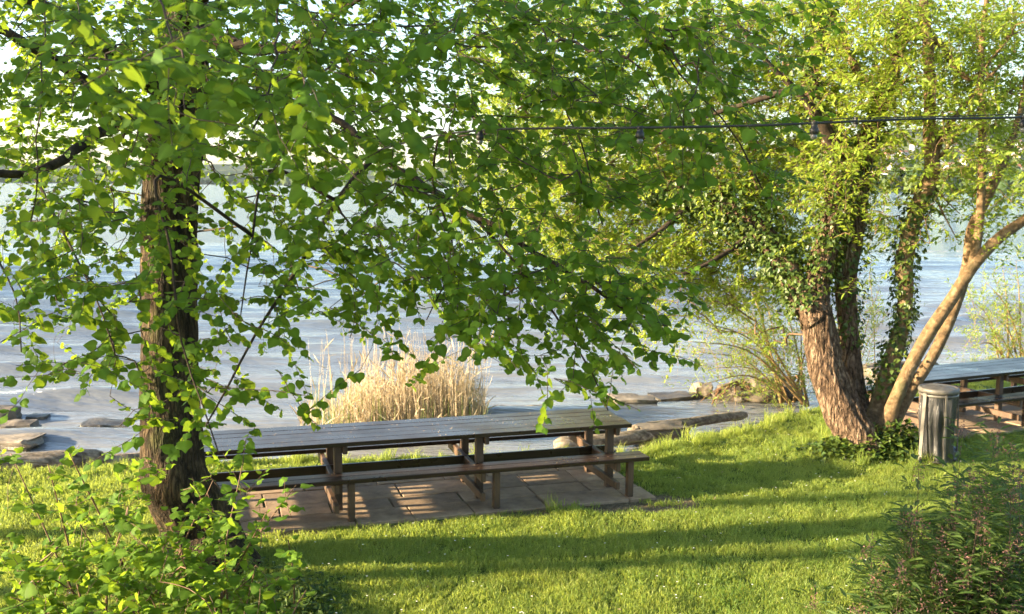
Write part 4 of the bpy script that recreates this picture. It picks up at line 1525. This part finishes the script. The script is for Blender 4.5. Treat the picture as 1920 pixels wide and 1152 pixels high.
def pebbles():
    bm = bmesh.new()
    bmesh.ops.create_icosphere(bm, subdivisions=1, radius=1)
    v0 = np.array([v.co[:] for v in bm.verts])
    f0 = np.array([[v.index for v in f.verts] for f in bm.faces])
    bm.free()
    g = np.random.default_rng(77)
    parts = []
    n = 9000
    x, y = g.uniform(-8, 9, n), g.uniform(11, 20.5, n)
    a, b = vnoise(x, y, 0.9, 3.1), vnoise(x, y, 2.2, 8.7)
    z, s_ = ground_z(x, y, a, b)
    for i in range(n):
        if not (-1.15 < s_[i] < -0.03): continue
        r = 0.012 + 0.06 * g.random() ** 3
        v = v0 * (1 + g.normal(0, 0.14, (len(v0), 1))) * np.array([r, r * g.uniform(.6, 1), r * g.uniform(.35, .7)])
        t = g.uniform(0, 6.28)
        c, q = math.cos(t), math.sin(t)
        v = np.stack([v[:, 0] * c - v[:, 1] * q, v[:, 0] * q + v[:, 1] * c, v[:, 2]], 1)
        parts.append((v + np.array([x[i], y[i], z[i] + r * 0.2]), [f0]))
    V, Fs = join_geo(parts)
    tag(link('pebbles', np_mesh('pebbles', V, Fs, M['rock'], True)), 'small stones strewn along the waterline', 'pebbles', kind='stuff')
pebbles()


def root_bank():
    c = at(1410, 748, -0.45)
    root = empty('root_bank', c)
    tag(root, 'brown bank of tangled bare roots under the young willow', 'roots')
    bm = bmesh.new()
    bmesh.ops.create_icosphere(bm, subdivisions=5, radius=1)
    for v in bm.verts:
        n = mnoise.fractal(v.co * 2.2, 1, 2, 4)
        v.co *= 1 + 0.28 * n
        v.co = Vector((v.co.x * 0.95, v.co.y * 0.55, v.co.z * 0.34))
    me = bpy.data.meshes.new('soil')
    bm.to_mesh(me); bm.free()
    me.materials.append(M['rock_dark'])
    for f in me.polygons: f.use_smooth = True
    o = link('soil', me, None, root)
    o.location = (0.15, 0.1, 0.02)
    o.rotation_euler = (0, 0, 0.45)
    g = np.random.default_rng(6)
    for i in range(46):
        u = g.uniform(-0.6, 1.05)
        s = np.array([0.15 + u * 0.9, 0.1 + u * 0.42, 0.30 + 0.06 * g.random()])
        e = s + np.array([g.normal(-0.45, .25), g.normal(-0.45, 0.15), 0])
        e[2] = -0.15 + g.uniform(0, .12)
        m = (s + e) / 2 + np.array([g.normal(0, .08), g.normal(0, .08), 0.13])
        path = resample(np.array([s + [0.1, 0.15, -.05], s, m, e]), 0.06)
        path += g.normal(0, 0.006, path.shape)
        r = g.uniform(.006, .022)
        tube_obj('root', path, np.linspace(r, r * .4, len(path)), M['root'], root, 7, rough=0.2, freq=8)
root_bank()

# ------------------------------------------------------------------ litter bin
def litter_bin():
    q = at(1752, 868)
    root = empty('litter_bin', (q[0], q[1], 0), math.radians(8))
    tag(root, 'litter bin stand with a black plastic bag beside the many stemmed tree', 'litter bin')
    metal = simple('galvanised_metal', (0.12, 0.112, 0.10), 0.55, 9, 0.45, 0.2, 0.003, Metallic=0.4)
    k = NT('bin_bag')
    n1 = k.noise(k.coord((9, 9, 1.2)), 2.2, 5, 0.6, 0.5)
    bag_m = k.done(k.bsdf((0.03, 0.03, 0.034), 0.30, k.bump(n1, 0.8, 0.035), Specular_IOR_Level=0.7))
    R, H = 0.225, 0.97
    # ring rim: flattened torus and lid
    th = np.linspace(0, 2 * math.pi, 40)
    def ring(name, rr, z, tube_r, mat, sy=1.0):
        path = np.stack([rr * np.cos(th), rr * np.sin(th), np.full(40, z)], 1)
        V, Q, C = tube(path, np.full(40, tube_r), 10)
        V[:, 2] = z + (V[:, 2] - z) * sy
        return link(name, np_mesh(name, V, [Q], mat, True), None, root)
    ring('rim', R, H - 0.02, 0.022, metal, 1.6)
    ring('rim_band', R + 0.004, H - 0.075, 0.012, metal, 1.4)
    ring('base_ring', R * 0.8, 0.05, 0.012, metal)
    # lid
    g = np.random.default_rng(2)
    rs = np.array([0.0, .07, .14, .19, .222])
    t2 = th[:-1]
    V = np.array([(r * math.cos(a), r * math.sin(a), H + 0.028 - 0.5 * r * r + 0.004 * math.sin(9 * a + r * 30)) for r in rs for a in t2])
    nq = len(t2)
    i, j = np.meshgrid(np.arange(4), np.arange(nq), indexing='ij')
    Q = np.stack([i * nq + j, (i + 1) * nq + j, (i + 1) * nq + (j + 1) % nq, i * nq + (j + 1) % nq], -1).reshape(-1, 4)
    link('lid', np_mesh('lid', V, [Q], metal, True), None, root)
    for a in (200, 262, 345, 95):
        a = math.radians(a)
        c, s = math.cos(a), math.sin(a)
        A = np.array([(R + .015) * c, (R + .015) * s, H - 0.05])
        B = np.array([(R + .05) * c, (R + .05) * s, -0.02])
        wdt = 0.05 if abs(a - math.radians(200)) < .1 else 0.022
        tang = np.array([-s, c, 0]) * wdt / 2
        rad = np.array([c, s, 0]) * 0.008
        V = np.array([A - tang - rad, A + tang - rad, A + tang + rad, A - tang + rad, B - tang - rad, B + tang - rad, B + tang + rad, B - tang + rad])
        Fq = np.array([[0, 1, 2, 3], [7, 6, 5, 4], [0, 4, 5, 1], [1, 5, 6, 2], [2, 6, 7, 3], [3, 7, 4, 0]])
        link('leg', np_mesh('leg', V, [Fq], metal), None, root)
    # bag with hanging folds
    nseg, nr = 96, 40
    V = []
    for i in range(nr + 1):
        z = (H - 0.06) * (1 - i / nr) + 0.03 * (i / nr)
        f = i / nr
        for j in range(nseg):
            a = 2 * math.pi * j / nseg
            fold = 0.5 * math.sin(9 * a + 1.3 * math.sin(3 * a) + 2.0 * f) + 0.5 * math.sin(14 * a - 3 * f + 1)
            r = R * (0.96 - 0.20 * f ** 1.5 + 0.20 * max(0, f - .75)) + 0.018 * fold * min(1, f * 3 + .15) + 0.02 * mnoise.noise((math.cos(a) * 2, math.sin(a) * 2, z * 4))
            V.append((r * math.cos(a) + 0.03 * f * f, r * math.sin(a), z + (0.012 * fold if i == nr else 0)))
    i, j = np.meshgrid(np.arange(nr), np.arange(nseg), indexing='ij')
    Q = np.stack([i * nseg + j, (i + 1) * nseg + j, (i + 1) * nseg + (j + 1) % nseg, i * nseg + (j + 1) % nseg], -1).reshape(-1, 4)
    bot = len(V)
    V.append((0.03, 0, 0.03))
    k2 = np.arange(nseg)
    Fb = np.stack([nr * nseg + k2, np.full(nseg, bot), nr * nseg + (k2 + 1) % nseg], 1)
    bag = link('bag', np_mesh('bag', np.array(V), [Q, Fb], bag_m, True), None, root)
    # slumped fold of the bag on the grass
    bm = bmesh.new()
    bmesh.ops.create_icosphere(bm, subdivisions=4, radius=1)
    for v in bm.verts:
        n = mnoise.fractal(v.co * 2.0, 1, 2, 3)
        v.co *= 1 + 0.25 * n
        v.co = Vector((v.co.x * 0.12, v.co.y * 0.12, v.co.z * 0.12))
    me = bpy.data.meshes.new('bag_fold')
    bm.to_mesh(me); bm.free()
    me.materials.append(bag_m)
    for f in me.polygons: f.use_smooth = True
    o = link('bag_fold', me, None, root)
    o.location = (0.20, 0.02, 0.10)
litter_bin()

# ------------------------------------------------------------------ strings of lights
def cable(label, pts, r, sockets, size, sub=0.15):
    W = np.array([far(*p) for p in pts])
    path = resample(W, sub)
    root = empty('string_light_cable', path[0])
    tag(root, label, 'string lights', 'cables of string lights')
    black = simple('black_rubber', (0.012, 0.012, 0.013), 0.5, 30)
    glass = simple('lamp_glass', (0.13, 0.13, 0.125), 0.12, 10, 0.05)
    o = tube_obj('wire', path, np.full(len(path), r), black, None, 8)
    child_fix(o, root)
    for px in sockets:
        xs = to_px(path)[0]
        i = int(np.argmin(np.abs(xs - px)))
        p = path[i]
        prof = [(0.0, 0.25), (0.45, 0.22), (0.5, 0.05), (0.42, -0.15), (0.40, -0.55), (0.55, -0.6), (0.55, -1.3), (0.42, -1.38), (0, -1.38)]
        def lathe(name, pr, mat):
            n = 14
            V = np.array([(a * size * math.cos(t), a * size * math.sin(t), b * size) for a, b in pr for t in np.linspace(0, 6.2832, n, endpoint=False)])
            ii, jj = np.meshgrid(np.arange(len(pr) - 1), np.arange(n), indexing='ij')
            Q = np.stack([ii * n + jj, (ii + 1) * n + jj, (ii + 1) * n + (jj + 1) % n, ii * n + (jj + 1) % n], -1).reshape(-1, 4)
            return link(name, np_mesh(name, V, [Q], mat, True))
        so = lathe('socket', prof, black)
        so.location = p
        child_fix(so, root)
        bu = lathe('bulb', [(0.3, -1.36), (0.42, -1.6), (0.40, -1.85), (0.2, -2.05), (0, -2.1)], glass)
        bu.parent = so

cable('black string light cable crossing the upper right, nearest of the cables', [(702, 284, 6.0), (800, 258, 5.2), (900, 245, 4.6), (1020, 241, 4.25), (1200, 240, 4.05), (1440, 235, 4.0), (1700, 224, 4.05), (1920, 220, 4.2), (2250, 205, 4.6)], 0.0052, [905, 1200, 1533, 1905], 0.031, 0.06)
cable('thin string light cable just above the nearest one at upper right', [(1330, 228, 11.5), (1500, 225, 11.5), (1605, 222, 11.5), (1750, 219, 11.6), (1920, 214, 11.8), (2150, 206, 12.2)], 0.006, [1605], 0.05)
cable('far thin string light cable low across the leaning stems', [(1560, 318, 16.2), (1690, 322, 16.2), (1780, 324, 16.3), (1920, 324, 16.5), (2100, 316, 17)], 0.007, [1685, 1773], 0.055)

# ------------------------------------------------------------------ grass and flowers
def tuft_mesh(name, n, rad, h0, h1, width, lean, seed):
    g = np.random.default_rng(seed)
    a, r = g.uniform(0, 6.28, n), rad * np.sqrt(g.random(n))
    b = np.stack([r * np.cos(a), r * np.sin(a), np.full(n, -0.008)], 1)
    h = g.uniform(h0, h1, n)
    t = g.uniform(0, 6.28, n)
    ln = np.abs(g.normal(0, lean, n)) + 0.1
    d = np.stack([np.cos(t), np.sin(t), np.zeros(n)], 1)
    q = g.uniform(0, 6.28, n)
    w = np.stack([np.cos(q), np.sin(q), np.zeros(n)], 1) * (width * g.uniform(.6, 1.2, n))[:, None]
    m = b + d * (h * ln * 0.35)[:, None] + np.array([0, 0, 1]) * (h * 0.6)[:, None]
    e = b + d * (h * ln * 1.1)[:, None] + np.array([0, 0, 1]) * (h * np.clip(1 - 0.35 * ln, .4, 1))[:, None]
    V = np.stack([b - w, b + w, m + w * .8, m - w * .8, e], 1).reshape(-1, 3)
    o = np.arange(n)[:, None] * 5
    Q = o + np.array([[0, 1, 2, 3]])
    T = o + np.array([[3, 2, 4]])
    return np_mesh(name, V, [Q, T], M['grass'], False, {'rnd': np.repeat(np.clip(g.normal(.5, .28, n), 0, 1), 5)})


def build_grass():
    src = bpy.data.collections.new('grass_source')
    for i in range(4):
        ob = bpy.data.objects.new('blades_%d' % i, tuft_mesh('blades', 46, 0.085, 0.022, 0.078, 0.0031, 0.6, 60 + i))
        src.objects.link(ob)
    for i in range(2):
        ob = bpy.data.objects.new('tall_blades_%d' % i, tuft_mesh('tall_blades', 40, 0.06, 0.10, 0.26, 0.0032, 0.5, 80 + i))
        src.objects.link(ob)
    g = np.random.default_rng(90)
    n = 46000
    y = 6.6 + (22 - 6.6) * g.random(n) ** 1.15
    x = (g.random(n) * 2 - 1) * (1.2 + y * 0.56)
    a, b = vnoise(x, y, 0.9, 3.1), vnoise(x, y, 2.2, 8.7)
    z, s = ground_z(x, y, a, b)
    keep = s > 0.02 + 0.1 * g.random(n)
    for C, D, N, u0, u1 in ((T1_C, T1_D, T1_N, -4.9, 0.17), (T2_C, T2_D, T2_N, -0.15, 5.4)):
        rel = np.stack([x - C[0], y - C[1]], 1)
        u, v = rel @ D, rel @ N
        keep &= ~((u > u0) & (u < u1) & (v > -0.44) & (v < 1.32))
    q = at(1190, 945)
    e = np.hypot((x - q[0]) / 1.0, (y - q[1]) / 0.42) + 0.35 * b
    keep &= ~((e < 0.8) & (g.random(n) < 0.86))
    rel = np.stack([x - T1_C[0], y - T1_C[1]], 1)
    u, v = rel @ T1_D, rel @ T1_N
    keep &= ~((np.abs(v + 0.5) < 0.08 + 0.10 * b) & (u > -4.8) & (u < 0.4) & (g.random(n) < 0.7))
    x, y, z, s, b = x[keep], y[keep], z[keep], s[keep], b[keep]
    n = len(x)
    idx = g.integers(0, 4, n)
    big = (s < 0.4) & (g.random(n) < 0.12)
    # longer grass by the bank, along the paving edge, round the tree
    edge = np.hypot(x - 4.7, y - 13.2) < 1.1
    big |= edge & (g.random(n) < 0.08)
    rel = np.stack([x - T1_C[0], y - T1_C[1]], 1)
    u, v = rel @ T1_D, rel @ T1_N
    big |= (np.abs(v + 0.47) < 0.07) & (u > -5.5) & (u < 0.2) & (g.random(n) < 0.03)
    idx = np.where(big, 4 + g.integers(0, 2, n), idx)
    scl = g.uniform(0.7, 1.25, n) * (1 + 0.25 * b)
    me = bpy.data.meshes.new('grass')
    me.vertices.add(n)
    me.vertices.foreach_set('co', np.stack([x, y, z], 1).astype(np.float32).ravel())
    at_ = me.attributes.new('scl', 'FLOAT', 'POINT'); at_.data.foreach_set('value', scl.astype(np.float32))
    at_ = me.attributes.new('rotz', 'FLOAT', 'POINT'); at_.data.foreach_set('value', g.uniform(0, 6.28, n).astype(np.float32))
    at_ = me.attributes.new('pick', 'INT', 'POINT'); at_.data.foreach_set('value', idx.astype(np.int32))
    o = link('grass', me, M['grass'])
    tag(o, 'short mown green grass of the lawn', 'grass', kind='stuff')
    ng = bpy.data.node_groups.new('grass_scatter', 'GeometryNodeTree')
    ng.interface.new_socket('Geometry', in_out='INPUT', socket_type='NodeSocketGeometry')
    ng.interface.new_socket('Geometry', in_out='OUTPUT', socket_type='NodeSocketGeometry')
    N_ = ng.nodes
    gi, go = N_.new('NodeGroupInput'), N_.new('NodeGroupOutput')
    ci = N_.new('GeometryNodeCollectionInfo')
    ci.inputs['Collection'].default_value = src
    ci.inputs['Separate Children'].default_value = True
    ci.inputs['Reset Children'].default_value = True
    ip = N_.new('GeometryNodeInstanceOnPoints')
    ip.inputs['Pick Instance'].default_value = True
    def named(nm, tp):
        a_ = N_.new('GeometryNodeInputNamedAttribute')
        a_.data_type = tp
        a_.inputs['Name'].default_value = nm
        return a_.outputs['Attribute']
    cx = N_.new('ShaderNodeCombineXYZ')
    Lk = ng.links
    Lk.new(named('rotz', 'FLOAT'), cx.inputs['Z'])
    er = N_.new('FunctionNodeEulerToRotation')
    Lk.new(cx.outputs[0], er.inputs[0])
    Lk.new(gi.outputs[0], ip.inputs['Points'])
    Lk.new(ci.outputs[0], ip.inputs['Instance'])
    Lk.new(named('pick', 'INT'), ip.inputs['Instance Index'])
    Lk.new(er.outputs[0], ip.inputs['Rotation'])
    Lk.new(named('scl', 'FLOAT'), ip.inputs['Scale'])
    Lk.new(ip.outputs[0], go.inputs[0])
    md = o.modifiers.new('scatter', 'NODES')
    md.node_group = ng
    # fallen dry leaves
    m = 260
    i = g.integers(0, n, m)
    i = i[(x[i] < 3.5)]
    m = len(i)
    Pd = np.stack([x[i], y[i], z[i] + g.uniform(.02, .05, m)], 1)
    V, Fc, rv = leaf_cloud(Pd, nz(g.normal(0, 1, (m, 3)) * [1, 1, .3]), nz(g.normal(0, .4, (m, 3)) + [0, 0, 1]), g.uniform(.02, .055, m), 'oval', g.random(m))
    tag(link('fallen_leaves', np_mesh('fallen_leaves', V, [Fc], M['reed'], False, {'rnd': rv * 0.4})), 'small dry brown leaves lying in the grass', 'leaves', kind='stuff')
    # daisies
    m = 420
    i = g.integers(0, n, m)
    P = np.stack([x[i], y[i], z[i] + g.uniform(.04, .07, m)], 1)
    V0, Fd = [], []
    for kk, p in enumerate(P):
        for q in range(7):
            t = q / 7 * 6.283
            V0.append(p + np.array([math.cos(t), math.sin(t), 0.15]) * 0.009)
        Fd.append(np.arange(kk * 7, kk * 7 + 7))
    od = link('daisies', np_mesh('daisies', np.array(V0), [np.array(Fd)], M['petal']))
    tag(od, 'tiny white daisies scattered in the lawn', 'flowers', kind='stuff')
build_grass()


def ground_cover(label, spots, n, size, mat, seed, kind='ivy'):
    g = np.random.default_rng(seed)
    P = []
    for cx, cy, sx, sy, h in spots:
        m = n
        q = np.stack([cx + g.normal(0, sx, m), cy + g.normal(0, sy, m), np.zeros(m)], 1)
        rr = np.hypot((q[:, 0] - cx) / sx, (q[:, 1] - cy) / sy)
        q[:, 2] = g.random(m) * h * np.exp(-0.3 * rr ** 2) + 0.02
        P.append(q)
    P = np.vstack(P)
    k = len(P)
    Y = nz(g.normal(0, 1, (k, 3)) * [1, 1, .5] + [0, 0, -.1])
    N = nz(g.normal(0, .45, (k, 3)) + [0, 0, 1])
    V, Fc, rv = leaf_cloud(P, Y, N, g.uniform(.5, 1.2, k) * size, kind, g.random(k))
    st = np.arange(0, k, 3)
    Vs, Qs = prisms(P[st] * [1, 1, 0] + [0, 0, -.02], P[st], np.full(len(st), .002), np.full(len(st), .0015), 3)
    Vj, Fj = join_geo([(V, [Fc]), (Vs, [Qs])])
    o = link('ground_cover', np_mesh('ground_cover', Vj, Fj, M[mat], False, {'rnd': np.concatenate([rv, np.zeros(len(Vs))])}))
    tag(o, label, 'plants', kind='stuff')
ground_cover('leafy weeds and ivy at the foot of the many stemmed tree', [(4.75, 12.95, .30, .18, .40), (5.08, 12.95, .28, .18, .48), (4.4, 12.95, .25, .18, .26)], 1300, 0.075, 'ivy_leaf', 3)
ground_cover('dark low plants at the foot of the leafy shrub', [(-1.75, 7.75, .22, .2, .22), (-1.95, 8.1, .25, .2, .2), (-2.4, 8.3, .4, .25, .25)], 700, 0.07, 'spirea_leaf', 4, 'oval')

# ------------------------------------------------------------------ haze over the lake
def haze():
    k = bpy.data.materials.new('haze')
    k.use_nodes = True
    t = k.node_tree
    t.nodes.clear()
    out = t.nodes.new('ShaderNodeOutputMaterial')
    v = t.nodes.new('ShaderNodeVolumePrincipled')
    v.inputs['Color'].default_value = (0.66, 0.80, 1.0, 1)
    v.inputs['Density'].default_value = 0.00003
    v.inputs['Anisotropy'].default_value = 0.1
    t.links.new(v.outputs[0], out.inputs['Volume'])
    lo, hi = np.array([-5200, -320, -4.5]), np.array([5200, 5200, 330])
    o = link('haze', box_mesh('haze', *(hi - lo), 0, k))
    o.location = (lo + hi) / 2
    tag(o, 'pale blue haze over the far side of the lake', 'haze', kind='stuff')
haze()
